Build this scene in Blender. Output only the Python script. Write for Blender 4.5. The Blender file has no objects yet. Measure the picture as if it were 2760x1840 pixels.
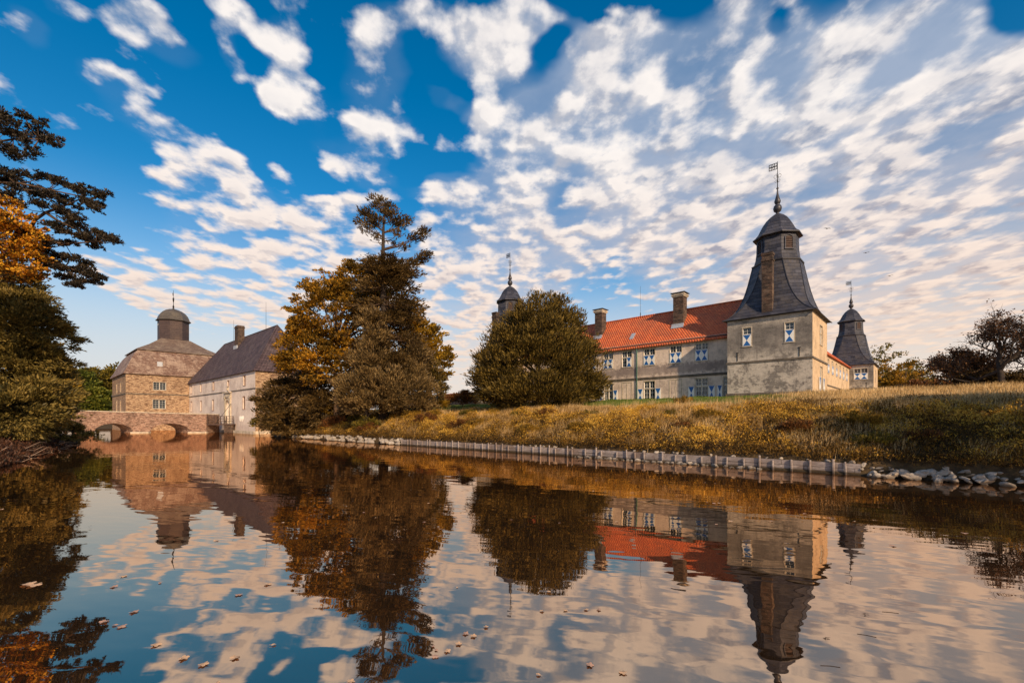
import bpy, math, random
import numpy as np
from mathutils import Vector, Matrix

random.seed(7)
RNG = np.random.default_rng(11)
scene = bpy.context.scene
COL = scene.collection

# ---------------------------------------------------------------- frame of the place
# The castle's own axes: lx runs along its long front (to the right), ly away from the moat.
C_, S_ = 0.7331, 0.6802
ROT = -math.atan2(S_, C_)
CAM_Z, F, CX, HY = 2.8, 1234.0, 1380.0, 1130.0

def W(lx, ly, z=0.0):
    return Vector((lx * C_ + ly * S_, -lx * S_ + ly * C_, z))
def at(px, py, d):
    return Vector(((px - CX) / F * d, d, CAM_Z - (py - HY) / F * d))
def toL(p):
    return (p[0] * C_ - p[1] * S_, p[0] * S_ + p[1] * C_)
def hit_y(px, py, ly):                      # measured point on a wall parallel to lx
    r = (px - CX) / F
    d = ly / (r * S_ + C_)
    return (r * C_ - S_) * d, CAM_Z - (py - HY) / F * d
def hit_x(px, py, lx):                      # measured point on a wall parallel to ly
    r = (px - CX) / F
    d = lx / (r * C_ - S_)
    return (r * S_ + C_) * d, CAM_Z - (py - HY) / F * d

# ---------------------------------------------------------------- node helper
class NT:
    def __init__(s, tree): s.t = tree
    def n(s, typ, ins=None, **kw):
        nd = s.t.nodes.new(typ)
        for k, v in kw.items(): setattr(nd, k, v)
        if ins:
            for k, v in ins.items(): s.put(nd.inputs[k], v)
        return nd
    def put(s, sock, v):
        if isinstance(v, bpy.types.NodeSocket): s.t.links.new(v, sock)
        elif isinstance(v, bpy.types.Node): s.t.links.new(v.outputs[0], sock)
        else:
            if hasattr(sock.default_value, '__len__') and not hasattr(v, '__len__'): v = [v] * len(sock.default_value)
            if hasattr(v, '__len__') and len(v) == 3 and len(sock.default_value) == 4: v = (*v, 1)
            sock.default_value = v
    def m(s, op, a, b=None, c=None, clamp=False):
        nd = s.t.nodes.new('ShaderNodeMath'); nd.operation = op; nd.use_clamp = clamp
        s.put(nd.inputs[0], a)
        if b is not None: s.put(nd.inputs[1], b)
        if c is not None: s.put(nd.inputs[2], c)
        return nd.outputs[0]
    def v(s, op, a, b=None, scale=None):
        nd = s.t.nodes.new('ShaderNodeVectorMath'); nd.operation = op
        s.put(nd.inputs[0], a)
        if b is not None: s.put(nd.inputs[1], b)
        if scale is not None: s.put(nd.inputs['Scale'], scale)
        return nd.outputs['Value'] if op in ('LENGTH', 'DOT_PRODUCT') else nd.outputs[0]
    def mix(s, f, a, b, mode='MIX'):
        nd = s.t.nodes.new('ShaderNodeMix'); nd.data_type = 'RGBA'; nd.blend_type = mode
        s.put(nd.inputs[0], f); s.put(nd.inputs[6], a); s.put(nd.inputs[7], b)
        return nd.outputs[2]
    def noise(s, vec, scale, detail=4, rough=.5, dist=0, col=False):
        nd = s.n('ShaderNodeTexNoise', {'Vector': vec, 'Scale': scale, 'Detail': detail, 'Roughness': rough, 'Distortion': dist})
        return nd.outputs[1 if col else 0]
    def rng(s, x, a, b, c=0, d=1, smooth=False):
        nd = s.n('ShaderNodeMapRange', {0: x, 1: a, 2: b, 3: c, 4: d})
        if smooth: nd.interpolation_type = 'SMOOTHSTEP'
        return nd.outputs[0]
    def sep(s, v): return s.n('ShaderNodeSeparateXYZ', {0: v}).outputs
    def comb(s, x, y, z=0): return s.n('ShaderNodeCombineXYZ', {0: x, 1: y, 2: z}).outputs[0]

def material(name):
    m = bpy.data.materials.new(name); m.use_nodes = True
    t = NT(m.node_tree); m.node_tree.nodes.clear()
    out = t.n('ShaderNodeOutputMaterial')
    return m, t, out
def finish(t, out, col, rough=.8, bump=None, bs=.3, bd=.05, metal=0, spec=.3, extra=None):
    p = t.n('ShaderNodeBsdfPrincipled', {'Base Color': col, 'Roughness': rough, 'Metallic': metal, 'Specular IOR Level': spec})
    if extra:
        for k, v in extra.items(): t.put(p.inputs[k], v)
    if bump is not None:
        b = t.n('ShaderNodeBump', {'Strength': bs, 'Distance': bd, 'Height': bump})
        t.put(p.inputs['Normal'], b)
    t.put(out.inputs[0], p)

def objco(t): return t.n('ShaderNodeTexCoord').outputs['Object']
def wallco(t):
    o = t.sep(objco(t))
    return t.comb(t.m('ADD', o[0], o[1]), o[2]), o

def mat_plaster(name, base, dark, stain_amt=.6, stain_scale=.35, top=None, masonry=.25, pale=None):
    m, t, out = material(name)
    vec, o = wallco(t); oc = objco(t)
    big = t.noise(oc, stain_scale, 6, .65)
    med = t.noise(oc, 2.2, 6, .7)
    fine = t.noise(oc, 14, 3, .6)
    mott = t.noise(t.v('MULTIPLY', oc, (.9, .9, 1.6)), 1.6, 7, .72)
    streak = t.noise(t.v('MULTIPLY', oc, (2.5, 2.5, .25)), 1, 4, .6)
    col = t.mix(t.rng(med, .3, .7), base, pale or tuple(min(1, c * 1.25) for c in base))
    st = t.rng(t.m('ADD', big, t.m('MULTIPLY', t.m('SUBTRACT', med, .5), .6)), .47, .62, 0, stain_amt, True)
    if top:                                     # weathering bands at given heights (lichen, damp)
        for (za, zb, amt) in top:
            zz = t.m('ADD', o[2], t.m('MULTIPLY', t.m('SUBTRACT', med, .5), 2.2))
            mid, half = (za + zb) / 2, (zb - za) / 2
            band = t.rng(t.m('ABSOLUTE', t.m('SUBTRACT', zz, mid)), half, half * .35, 0, amt, True)
            st = t.m('MAXIMUM', st, t.m('MULTIPLY', band, t.rng(big, .3, .55, .6, 1)))
    col = t.mix(t.rng(mott, .50, .62, 0, stain_amt*.55), col, dark)
    col = t.mix(st, col, dark)
    col = t.mix(t.rng(streak, .56, .75, 0, .45), col, dark)
    br = t.n('ShaderNodeTexBrick', {'Vector': vec, 'Color1': (.9, .9, .9), 'Color2': (.5, .5, .5), 'Mortar': (1.0, 1.0, 1.0), 'Scale': 1, 'Mortar Size': .012, 'Brick Width': .55, 'Row Height': .2, 'Mortar Smooth': .5})
    col = t.mix(t.m('MULTIPLY', t.rng(big, .42, .58), masonry), col, br.outputs[0], 'MULTIPLY')
    col = t.mix(.35, col, t.mix(t.rng(fine, .3, .7), (.45, .45, .45), (1.3, 1.3, 1.3)), 'MULTIPLY')
    finish(t, out, col, .92, t.m('ADD', fine, t.m('MULTIPLY', med, 1.5)), .5, .05)
    return m

def mat_brick(name, c1, c2, mortar, bw=.28, rh=.09, ms=.012, var=.6, dark=(.04, .03, .025), darkamt=.5, bump=.5, xy=(1, 1)):
    m, t, out = material(name)
    oc = objco(t); o = t.sep(oc)
    vec = t.comb(t.m('ADD', t.m('MULTIPLY', o[0], xy[0]), t.m('MULTIPLY', o[1], xy[1])), o[2])
    wob = t.noise(oc, 1.3, 3, .6, col=True)
    vec = t.v('ADD', vec, t.v('SCALE', t.v('SUBTRACT', wob, (.5, .5, .5)), scale=.12))
    br = t.n('ShaderNodeTexBrick', {'Vector': vec, 'Color1': c1, 'Color2': c2, 'Mortar': mortar, 'Scale': 1, 'Mortar Size': ms, 'Brick Width': bw, 'Row Height': rh, 'Mortar Smooth': .3, 'Bias': 0})
    n1 = t.noise(oc, 3.5, 6, .75); n2 = t.noise(oc, .45, 5, .6); n3 = t.noise(t.v('MULTIPLY', oc, (3, 3, 9)), 1, 3, .7)
    col = t.mix(t.rng(n3, .35, .65), br.outputs[0], t.mix(.5, br.outputs[0], c2))
    col = t.mix(t.rng(n1, .5, .6, 0, var), col, mortar)
    col = t.mix(t.rng(t.m('ADD', n2, t.m('MULTIPLY', n3, .3)), .62, .85, 0, darkamt), col, dark)
    col = t.mix(t.rng(n3, .52, .7, 0, darkamt), col, dark)
    n4 = t.noise(t.v('MULTIPLY', oc, (1.1, 1.1, 4.2)), 1, 4, .7)
    col = t.mix(t.rng(n4, .50, .57, 0, min(.85, var*1.5)), col, dark)
    col = t.mix(t.rng(n4, .45, .36, 0, var), col, mortar)
    finish(t, out, col, .9, t.m('ADD', t.m('SUBTRACT', n1, br.outputs[1]), t.m('MULTIPLY', n4, 2)), bump, .06)
    return m

def mat_tiles(name, c1, c2, bw, rh, joint, rough=.6, moss=None, mossamt=0., bs=.8, roll=0, xy=(1, 1), bd=.06, streaks=0.):
    m, t, out = material(name)
    oc = objco(t); o = t.sep(oc)
    xx = t.m('ADD', t.m('MULTIPLY', o[0], xy[0]), t.m('MULTIPLY', o[1], xy[1]))
    vec = t.comb(xx, o[2])
    br = t.n('ShaderNodeTexBrick', {'Vector': vec, 'Color1': c1, 'Color2': c2, 'Mortar': joint, 'Scale': 1, 'Mortar Size': .016, 'Brick Width': bw, 'Row Height': rh, 'Mortar Smooth': .4})
    br.offset = 0.5 if not roll else 0.0
    rowf = t.m('FRACT', t.m('DIVIDE', o[2], rh))
    h = t.m('MULTIPLY', t.m('SUBTRACT', 1, rowf), 1.0)
    if roll:
        h = t.m('ADD', h, t.m('MULTIPLY', t.m('SINE', t.m('MULTIPLY', xx, 2 * math.pi / bw)), .8))
    n1 = t.noise(oc, 4, 5, .7); n2 = t.noise(oc, .5, 4, .6)
    col = t.mix(t.rng(n1, .35, .65), br.outputs[0], t.mix(.6, br.outputs[0], c2))
    col = t.mix(t.rng(n2, .4, .65, 0, .35), col, joint)
    col = t.mix(t.rng(rowf, .0, .3, .55, 0), col, joint)
    if roll: col = t.mix(t.rng(t.m('SINE', t.m('MULTIPLY', xx, 2 * math.pi / bw)), -.5, -1, 0, .5), col, joint)
    if moss: col = t.mix(t.rng(t.m('ADD', n2, t.m('MULTIPLY', n1, .4)), .66, .85, 0, mossamt), col, moss)
    if streaks:
        n3 = t.noise(t.v('MULTIPLY', oc, (1.2, 1.2, 6)), 1, 4, .75)
        col = t.mix(t.rng(n3, .5, .66, 0, streaks), col, moss)
    col = t.mix(.3, col, t.mix(n1, (.3, .3, .3), (1.5, 1.5, 1.5)), 'MULTIPLY')
    finish(t, out, col, rough, h, bs, bd, spec=.4)
    return m

def mat_simple(name, c, rough=.6, metal=0, var=.25, scale=6, spec=.4):
    m, t, out = material(name)
    n1 = t.noise(objco(t), scale, 4, .6)
    col = t.mix(var, c, t.mix(t.rng(n1, .3, .7), (.3, .3, .3), (1.5, 1.5, 1.5)), 'MULTIPLY')
    finish(t, out, col, rough, n1, .2, .02, metal, spec)
    return m

def mat_leaf(name, cols, scale=.35, trans=.35, rough=.55, var=.5):
    """cols: dark, mid, light leaf colours; clumps of each through the crown and a random shade per leaf"""
    m, t, out = material(name)
    geo = t.n('ShaderNodeNewGeometry')
    oc = objco(t)
    n1 = t.noise(oc, scale, 3, .6)
    r = geo.outputs['Random Per Island']
    f = t.m('ADD', t.m('MULTIPLY', n1, 1.25), t.m('MULTIPLY', t.m('SUBTRACT', r, .5), var))
    cr = t.n('ShaderNodeValToRGB', {0: f})
    e = cr.color_ramp.elements
    pos = np.linspace(.36, .86, len(cols))
    e[0].position = pos[0]; e[0].color = (*cols[0], 1); e[1].position = pos[-1]; e[1].color = (*cols[-1], 1)
    for p, c in zip(pos[1:-1], cols[1:-1]):
        x = e.new(p); x.color = (*c, 1)
    b = t.n('ShaderNodeBsdfPrincipled', {'Base Color': cr.outputs[0], 'Roughness': rough, 'Specular IOR Level': .25})
    tr = t.n('ShaderNodeBsdfTranslucent', {0: cr.outputs[0]})
    mx = t.n('ShaderNodeMixShader', {0: trans, 1: b, 2: tr})
    t.put(out.inputs[0], mx)
    return m

M = {}
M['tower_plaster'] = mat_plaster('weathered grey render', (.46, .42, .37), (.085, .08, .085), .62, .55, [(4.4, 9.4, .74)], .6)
M['sunlit_plaster'] = mat_plaster('sunlit ochre render', (.56, .42, .28), (.22, .15, .10), .35, .5, None, .12)  # clean render with the sun's warmth put into its colour
M['wing_plaster'] = mat_plaster('stained beige render', (.64, .53, .45), (.16, .125, .13), .38, .25, [(3.7, 5.6, .8), (7.9, 8.8, .4)], .25)
M['gate_plaster'] = mat_plaster('pale pink lime render', (.68, .59, .53), (.28, .2, .19), .35, .25, [(-.5, 2.2, .4)], .12)
M['rubble'] = mat_brick('golden rubble stone', (.46, .29, .17), (.26, .145, .085), (.62, .47, .31), .5, .15, .02, .5, (.09, .045, .03), .5)
M['bridge_stone'] = mat_brick('reddish rubble stone', (.38, .21, .14), (.22, .11, .08), (.48, .36, .28), .45, .17, .025, .45, (.07, .04, .03), .6)
M['brick'] = mat_brick('dark old brick', (.13, .065, .042), (.06, .033, .026), (.2, .155, .12), .26, .09, .014, .4, (.02, .018, .018), .7)
M['garden_brick'] = mat_brick('garden wall brick', (.3, .15, .09), (.2, .10, .07), (.35, .27, .2), .3, .12, .02, .5)
M['stone'] = mat_plaster('carved sandstone', (.5, .43, .34), (.12, .10, .09), .4, 1.2, None, .1)
M['jamb'] = mat_plaster('reddish brown window stone', (.30, .19, .15), (.12, .07, .06), .4, 1.0, None, .1)
M['band'] = mat_plaster('dark weathered stone band', (.14, .12, .10), (.04, .036, .034), .5, 1.0, None, .1)
M['red_tiles'] = mat_tiles('orange red pantiles', (.80, .22, .075), (.58, .12, .04), .34, .30, (.30, .05, .02), .8, (.25, .12, .07), .35, .55, 1)
M['purple_tiles'] = mat_tiles('dark purple pantiles', (.13, .085, .095), (.05, .034, .042), .55, .55, (.010, .006, .010), .8, (.2, .15, .15), .35, .9, 1)
M['mansard_tiles'] = mat_tiles('lichened red brown tiles', (.21, .12, .085), (.12, .062, .045), .6, .5, (.04, .02, .02), .7, (.42, .31, .24), .6, .9, 0, streaks=.95)
M['upper_tiles'] = mat_tiles('brown grey tiles', (.2, .14, .105), (.12, .08, .065), .6, .42, (.04, .03, .028), .65, (.32, .25, .19), .5, .9, 0, streaks=.4)
M['slate'] = mat_tiles('blue black slate', (.09, .092, .12), (.02, .022, .036), .75, .40, (.008, .008, .012), .6, (.14, .12, .10), .35, 1.0, 0, (1, .75), .12)
M['slate_dome'] = mat_tiles('grey lead and slate', (.12, .105, .09), (.08, .07, .062), .5, .3, (.03, .026, .024), .5, (.2, .17, .13), .4, .5, 0, (1, .75))
M['slate_red'] = mat_tiles('brown slate hung cupola', (.085, .055, .05), (.05, .032, .032), .7, .5, (.016, .012, .014), .6, (.14, .09, .07), .4, .8, 0, (1, .6))
M['iron'] = mat_simple('black iron', (.02, .018, .018), .5, .6)
M['lead'] = mat_simple('lead', (.045, .045, .055), .45, .3)
M['copper'] = mat_simple('green copper pipe', (.12, .24, .21), .6, .2)
M['zinc'] = mat_simple('zinc flashing', (.5, .52, .56), .45, .4)
M['white'] = mat_simple('white paint', (.78, .78, .76), .5, 0, .15)
M['blue'] = mat_simple('blue paint', (.015, .11, .36), .4, 0, .3)
def mat_timber():
    m, t, out = material('silvered oak')
    oc = objco(t); g_ = t.n('ShaderNodeNewGeometry')
    n = t.noise(t.v('MULTIPLY', oc, (1.2, 3, 9)), 2.2, 6, .75); n2 = t.noise(oc, .8, 4, .6)
    c = t.mix(t.rng(n, .35, .65), (.13, .105, .10), (.46, .41, .40))
    c = t.mix(t.rng(n2, .45, .62, 0, .7), c, (.16, .11, .085))
    c = t.mix(t.m('MULTIPLY', g_.outputs['Random Per Island'], .5), c, (.20, .17, .165))
    c = t.mix(t.rng(t.sep(g_.outputs['Position'])[2], .22, .08, 0, .85), c, (.035, .028, .022))
    finish(t, out, c, .9, n, .6, .03)
    return m
M['timber'] = mat_timber()
M['dark_wood'] = mat_simple('dark stained wood', (.07, .042, .035), .7, 0, .5)
M['door'] = mat_simple('blue grey door', (.28, .31, .4), .6, 0, .3)
M['bark'] = mat_simple('brown bark', (.10, .06, .038), .9, 0, .8, 3)
M['bark_dark'] = mat_simple('dark bark', (.035, .025, .02), .9, 0, .8, 3)
M['dead_twig'] = mat_simple('dead twigs', (.28, .19, .13), .9, 0, .5)

def mat_glass():
    m, t, out = material('old window glass')
    n = t.noise(objco(t), 3, 2, .5)
    finish(t, out, (.03, .04, .05), .06, n, .08, .02, 0, .6, {'IOR': 1.5})
    return m
M['glass'] = mat_glass()

def mat_rock():
    m, t, out = material('pale quarry stone')
    oi = t.n('ShaderNodeObjectInfo')
    oc = objco(t)
    n = t.noise(oc, 3, 6, .7); n2 = t.noise(oc, .9, 3, .5)
    c = t.mix(oi.outputs['Random'], (.44, .40, .36), (.27, .235, .20))
    c = t.mix(t.rng(n2, .4, .65, 0, .5), c, (.34, .26, .18))
    c = t.mix(t.rng(n, .45, .75, 0, .7), c, (.14, .12, .11))
    g = t.n('ShaderNodeNewGeometry').outputs['Position']
    wet = t.rng(t.sep(g)[2], .16, .05, 0, .75)      # tide mark of damp stone at the waterline
    c = t.mix(wet, c, (.05, .04, .032))
    finish(t, out, c, .85, n, .6, .08)
    return m
M['rock'] = mat_rock()

# ---------------------------------------------------------------- objects
def link(o, parent=None):
    COL.objects.link(o)
    if parent: o.parent = parent
    return o
def tag(o, label=None, cat=None, group=None, kind=None):
    if label: o['label'] = label
    if cat: o['category'] = cat
    if group: o['group'] = group
    if kind: o['kind'] = kind
    return o
def empty(name, loc, rz=0.0):
    o = bpy.data.objects.new(name, None); o.location = loc; o.rotation_euler = (0, 0, rz)
    o.empty_display_size = .5
    return link(o)
def Lroot(name, lx, ly, z, label, cat, group=None):
    return tag(empty(name, W(lx, ly, z), ROT), label, cat, group)

class MB:
    def __init__(s): s.v = []; s.f = []
    def add(s, vs, fs):
        k = len(s.v); s.v += [tuple(p) for p in vs]; s.f += [tuple(i + k for i in f) for f in fs]; return s
    def box(s, x0, x1, y0, y1, z0, z1):
        return s.add([(x0,y0,z0),(x1,y0,z0),(x1,y1,z0),(x0,y1,z0),(x0,y0,z1),(x1,y0,z1),(x1,y1,z1),(x0,y1,z1)],
                     [(0,3,2,1),(4,5,6,7),(0,1,5,4),(1,2,6,5),(2,3,7,6),(3,0,4,7)])
    def fbox(s, fr, s0, s1, n0, n1, z0, z1):
        """box in a face frame: s along the wall, n outward"""
        P = [fr.p(a, b, c) for c in (z0, z1) for (a, b) in ((s0, n0), (s1, n0), (s1, n1), (s0, n1))]
        return s.add(P, [(0,3,2,1),(4,5,6,7),(0,1,5,4),(1,2,6,5),(2,3,7,6),(3,0,4,7)])
    def quad(s, *p): return s.add(p, [tuple(range(len(p)))])
    def loft(s, rings, cap0=False, cap1=False):
        k = len(s.v); n = len(rings[0])
        for r in rings: s.v += [tuple(p) for p in r]
        for i in range(len(rings) - 1):
            for j in range(n):
                a = k + i * n + j; b = k + i * n + (j + 1) % n
                s.f.append((a, b, b + n, a + n))
        if cap0: s.f.append(tuple(k + j for j in reversed(range(n))))
        if cap1: s.f.append(tuple(k + (len(rings) - 1) * n + j for j in range(n)))
        return s
    def lathe(s, c, prof, n=10):
        rings = [[(c[0] + r * math.cos(2*math.pi*j/n), c[1] + r * math.sin(2*math.pi*j/n), z) for j in range(n)] for r, z in prof]
        return s.loft(rings, True, True)
    def tube(s, pts, rads, n=5):
        pts = [Vector(p) for p in pts]
        rings = []
        for i, p in enumerate(pts):
            d = (pts[min(i+1, len(pts)-1)] - pts[max(i-1, 0)])
            if d.length < 1e-6: d = Vector((0, 0, 1))
            d.normalize()
            a = d.cross(Vector((0, 0, 1)) if abs(d.z) < .9 else Vector((1, 0, 0))).normalized(); b = d.cross(a)
            r = rads[i] if hasattr(rads, '__len__') else rads
            rings.append([p + a * (r * math.cos(2*math.pi*j/n)) + b * (r * math.sin(2*math.pi*j/n)) for j in range(n)])
        return s.loft(rings, True, True)
    def build(s, name, mat, parent=None, smooth=False, loc=None):
        me = bpy.data.meshes.new(name); me.from_pydata(s.v, [], s.f); me.validate()
        if mat: me.materials.append(mat)
        import bmesh
        bm = bmesh.new(); bm.from_mesh(me); bmesh.ops.recalc_face_normals(bm, faces=bm.faces); bm.to_mesh(me); bm.free()
        if smooth: me.polygons.foreach_set('use_smooth', [True] * len(me.polygons))
        o = bpy.data.objects.new(name, me)
        if loc is not None: o.location = loc
        return link(o, parent)

def mesh_np(name, V, Fq, mat, parent=None, smooth=False):
    """fast mesh of quads/tris from numpy"""
    me = bpy.data.meshes.new(name)
    nv, nf, k = len(V), len(Fq), Fq.shape[1]
    me.vertices.add(nv); me.vertices.foreach_set('co', np.ascontiguousarray(V, dtype=np.float32).ravel())
    me.loops.add(nf * k); me.loops.foreach_set('vertex_index', np.ascontiguousarray(Fq, dtype=np.int32).ravel())
    me.polygons.add(nf); me.polygons.foreach_set('loop_start', np.arange(0, nf * k, k, dtype=np.int32))
    try: me.polygons.foreach_set('loop_total', np.full(nf, k, dtype=np.int32))
    except Exception: pass
    if smooth: me.polygons.foreach_set('use_smooth', np.ones(nf, dtype=bool))
    me.materials.append(mat); me.update(calc_edges=True)
    o = bpy.data.objects.new(name, me)
    return link(o, parent)

class Face:
    """a wall face in a building's local frame. o: origin, t: along, n: outward"""
    def __init__(s, o, t, n): s.o, s.t, s.nn = Vector(o), Vector(t), Vector(n)
    def p(s, a, b, z): q = s.o + s.t * a + s.nn * b; return (q.x, q.y, z)

def wall(mb, fr, L, z0, z1, ops, reveal=.22):
    xs = sorted({0, L, *[a for o in ops for a in o[:2]]}); zs = sorted({z0, z1, *[a for o in ops for a in o[2:4]]})
    for i in range(len(xs) - 1):
        for j in range(len(zs) - 1):
            xc, zc = (xs[i] + xs[i+1]) / 2, (zs[j] + zs[j+1]) / 2
            if any(o[0] < xc < o[1] and o[2] < zc < o[3] for o in ops): continue
            mb.quad(fr.p(xs[i], 0, zs[j]), fr.p(xs[i+1], 0, zs[j]), fr.p(xs[i+1], 0, zs[j+1]), fr.p(xs[i], 0, zs[j+1]))
    for a, b, c, d in [o[:4] for o in ops]:
        r = -reveal
        for (p, q) in (((a, c), (b, c)), ((b, c), (b, d)), ((b, d), (a, d)), ((a, d), (a, c))):
            mb.quad(fr.p(p[0], 0, p[1]), fr.p(q[0], 0, q[1]), fr.p(q[0], r, q[1]), fr.p(p[0], r, p[1]))

def sash(mb, fr, a, b, c, d, nx, nz, dep, fw=.05, bw=.024):
    """glazing frame with bars"""
    mb.fbox(fr, a, a+fw, dep, dep+.06, c, d); mb.fbox(fr, b-fw, b, dep, dep+.06, c, d)
    mb.fbox(fr, a+fw, b-fw, dep, dep+.06, c, c+fw); mb.fbox(fr, a+fw, b-fw, dep, dep+.06, d-fw, d)
    for i in range(1, nx):
        x = a + (b-a)*i/nx; mb.fbox(fr, x-bw/2, x+bw/2, dep+.003, dep+.045, c+fw, d-fw)
    for j in range(1, nz):
        z = c + (d-c)*j/nz; mb.fbox(fr, a+fw, b-fw, dep+.006, dep+.04, z-bw/2, z+bw/2)

def shutter(parent, fr, a, b, c, d, dep, plain=False):
    m = MB(); m.fbox(fr, a, b, dep, dep+.05, c, d)
    sh = m.build('shutter', M['white'], parent)
    if plain: return sh
    k = MB(); e = .03; q = dep+.054
    xm, zm = (a+b)/2, (c+d)/2
    k.quad(fr.p(a+e, q, d-e), fr.p(b-e, q, d-e), fr.p(xm, q, zm)); k.quad(fr.p(a+e, q, c+e), fr.p(b-e, q, c+e), fr.p(xm, q, zm))
    # give the painted triangles a body of 4 mm so that they are not loose sheets
    k.quad(fr.p(a+e, dep+.04, d-e), fr.p(b-e, dep+.04, d-e), fr.p(xm, dep+.04, zm))
    return (sh, k)

def window(parent, fr, a, b, z0, z1, split=None, cols=2, nz_top=2, nz_bot=3, low='glass', side_shutters=None, frame=M['white'], reveal=.22, surround=True, smat=None):
    """a window thing-part: frame (the part) > panes, shutters. low: 'glass','shut','mixed'"""
    dep = -reveal + .06
    f = MB(); cw = (b-a)/cols
    sp = split if split else z0
    for i in range(cols):
        x0, x1 = a + cw*i + (.03 if i else 0), a + cw*(i+1) - (.03 if i < cols-1 else 0)
        sash(f, fr, x0, x1, sp + (.04 if split else 0), z1, 2, nz_top, dep)
        if split and (low == 'glass' or (low == 'mixed' and i == 0)):
            sash(f, fr, x0, x1, z0, sp - .04, 2, nz_bot, dep)
    win = f.build('window', frame, parent)
    g = MB(); g.quad(fr.p(a, dep-.01, z0), fr.p(b, dep-.01, z0), fr.p(b, dep-.01, z1), fr.p(a, dep-.01, z1)); g.build('pane', M['glass'], win)
    st = MB()
    if split: st.fbox(fr, a, b, dep-.03, dep+.11, sp-.05, sp+.05)
    for i in range(1, cols): st.fbox(fr, a+cw*i-.045, a+cw*i+.045, dep-.028, dep+.108, z0, sp-.05 if split else z1)
    if split:
        for i in range(1, cols): st.fbox(fr, a+cw*i-.045, a+cw*i+.045, dep-.028, dep+.108, sp+.05, z1)
    if st.v: st.build('mullion', M['stone'], win)
    if surround:
        e = .09; s2 = MB()
        s2.fbox(fr, a-e, a-.002, .0, .035, z0, z1); s2.fbox(fr, b+.002, b+e, .0, .035, z0, z1)
        s2.fbox(fr, a-e, b+e, .0, .037, z1+.002, z1+e); s2.fbox(fr, a-e-.03, b+e+.03, .0, .07, z0-e, z0-.002)
        s2.build('surround', smat or M['stone'], win)
    pr = []
    if low in ('shut', 'mixed') and split:
        for i in range(cols):
            if low == 'mixed' and i == 0: continue
            pr.append((a + cw*i + .01, a + cw*(i+1) - .01, z0+.0, sp-.02, .02))
    if side_shutters:
        w = cw * 1.02
        if 'l' in side_shutters: pr.append((a - w - .12, a - .12, z0-.02, sp, .05))
        if 'r' in side_shutters: pr.append((b + .12, b + w + .12, z0-.02, sp, .05))
    for (x0, x1, c, d, q) in pr:
        sh, k = shutter(win, fr, x0, x1, c, d, q)
        # the blue hourglass is painted on its own thin boards within the leaf
        kk = MB(); e = .03; xm, zm = (x0+x1)/2, (c+d)/2
        for zb in (d-e, c+e):
            A, B, T = (x0+e, zb), (x1-e, zb), (xm, zm)
            front = [fr.p(p[0], q+.056, p[1]) for p in (A, B, T)]; back = [fr.p(p[0], q+.048, p[1]) for p in (A, B, T)]
            kk.add(front + back, [(0,1,2), (3,5,4), (0,3,4,1), (1,4,5,2), (2,5,3,0)])
        o = kk.build('shutter_paint', M['blue'], win)
    return win

def gable_roof(parent, x0, x1, y0, y1, ze, zr, axis, mat, oh=.35, hip0=0, hip1=0, name='roof', th=.14):
    """roof with ridge along axis; hip lengths at both ends"""
    b = MB()
    if axis == 'x':
        ym = (y0+y1)/2; sl = (zr-ze)/((y1-y0)/2); zo = ze - oh*sl
        e0, e1 = x0 - (oh if hip0 else 0), x1 + (oh if hip1 else 0)
        P = [(e0,y0-oh,zo),(e1,y0-oh,zo),(e1,y1+oh,zo),(e0,y1+oh,zo),(x0+hip0,ym,zr),(x1-hip1,ym,zr)]
    else:
        xm = (x0+x1)/2; sl = (zr-ze)/((x1-x0)/2); zo = ze - oh*sl
        e0, e1 = y0 - (oh if hip0 else 0), y1 + (oh if hip1 else 0)
        P = [(x1+oh,e0,zo),(x1+oh,e1,zo),(x0-oh,e1,zo),(x0-oh,e0,zo),(xm,y0+hip0,zr),(xm,y1-hip1,zr)]
    Q = [(p[0], p[1], p[2]-th) for p in P[:4]]
    b.add(P + Q, [(0,1,5,4),(2,3,4,5),(1,2,5),(3,0,4),(0,6,7,1),(1,7,8,2),(2,8,9,3),(3,9,6,0),(9,8,7,6)])
    r = b.build(name, mat, parent)
    rc = MB(); rc.tube([(P[4][0],P[4][1],P[4][2]+.03),(P[5][0],P[5][1],P[5][2]+.03)], .13, 6)
    if hip1: rc.tube([P[5], P[1]], .12, 6); rc.tube([P[5], P[2]], .12, 6)
    if hip0: rc.tube([P[4], P[0]], .12, 6); rc.tube([P[4], P[3]], .12, 6)
    rc.build('ridge_tiles', mat, r)
    return r

def chimney(parent, x, y, wx, wy, z0, z1, cap=True, flash=True):
    b = MB(); b.box(x-wx/2, x+wx/2, y-wy/2, y+wy/2, z0, z1)
    ch = b.build('chimney', M['brick'], parent)
    if cap:
        c = MB(); c.box(x-wx/2-.12, x+wx/2+.12, y-wy/2-.12, y+wy/2+.12, z1+.002, z1+.18); c.box(x-wx/2-.22, x+wx/2+.22, y-wy/2-.22, y+wy/2+.22, z1+.182, z1+.33)
        c.box(x-wx/2-.1, x+wx/2+.1, y-wy/2-.1, y+wy/2+.1, z1+.332, z1+.5)
        c.build('chimney_cap', M['stone'], ch)
        k = MB(); k.box(x-wx/2-.28, x+wx/2+.28, y-wy/2-.28, y+wy/2+.28, z1+.502, z1+.58); k.build('cap_slab', M['lead'], ch)
    return ch

def octa(wx, wy, hx, hy, z):
    return [(wx,-hy,z),(wx,hy,z),(hx,wy,z),(-hx,wy,z),(-wx,hy,z),(-wx,-hy,z),(-hx,-wy,z),(hx,-wy,z)]

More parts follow.
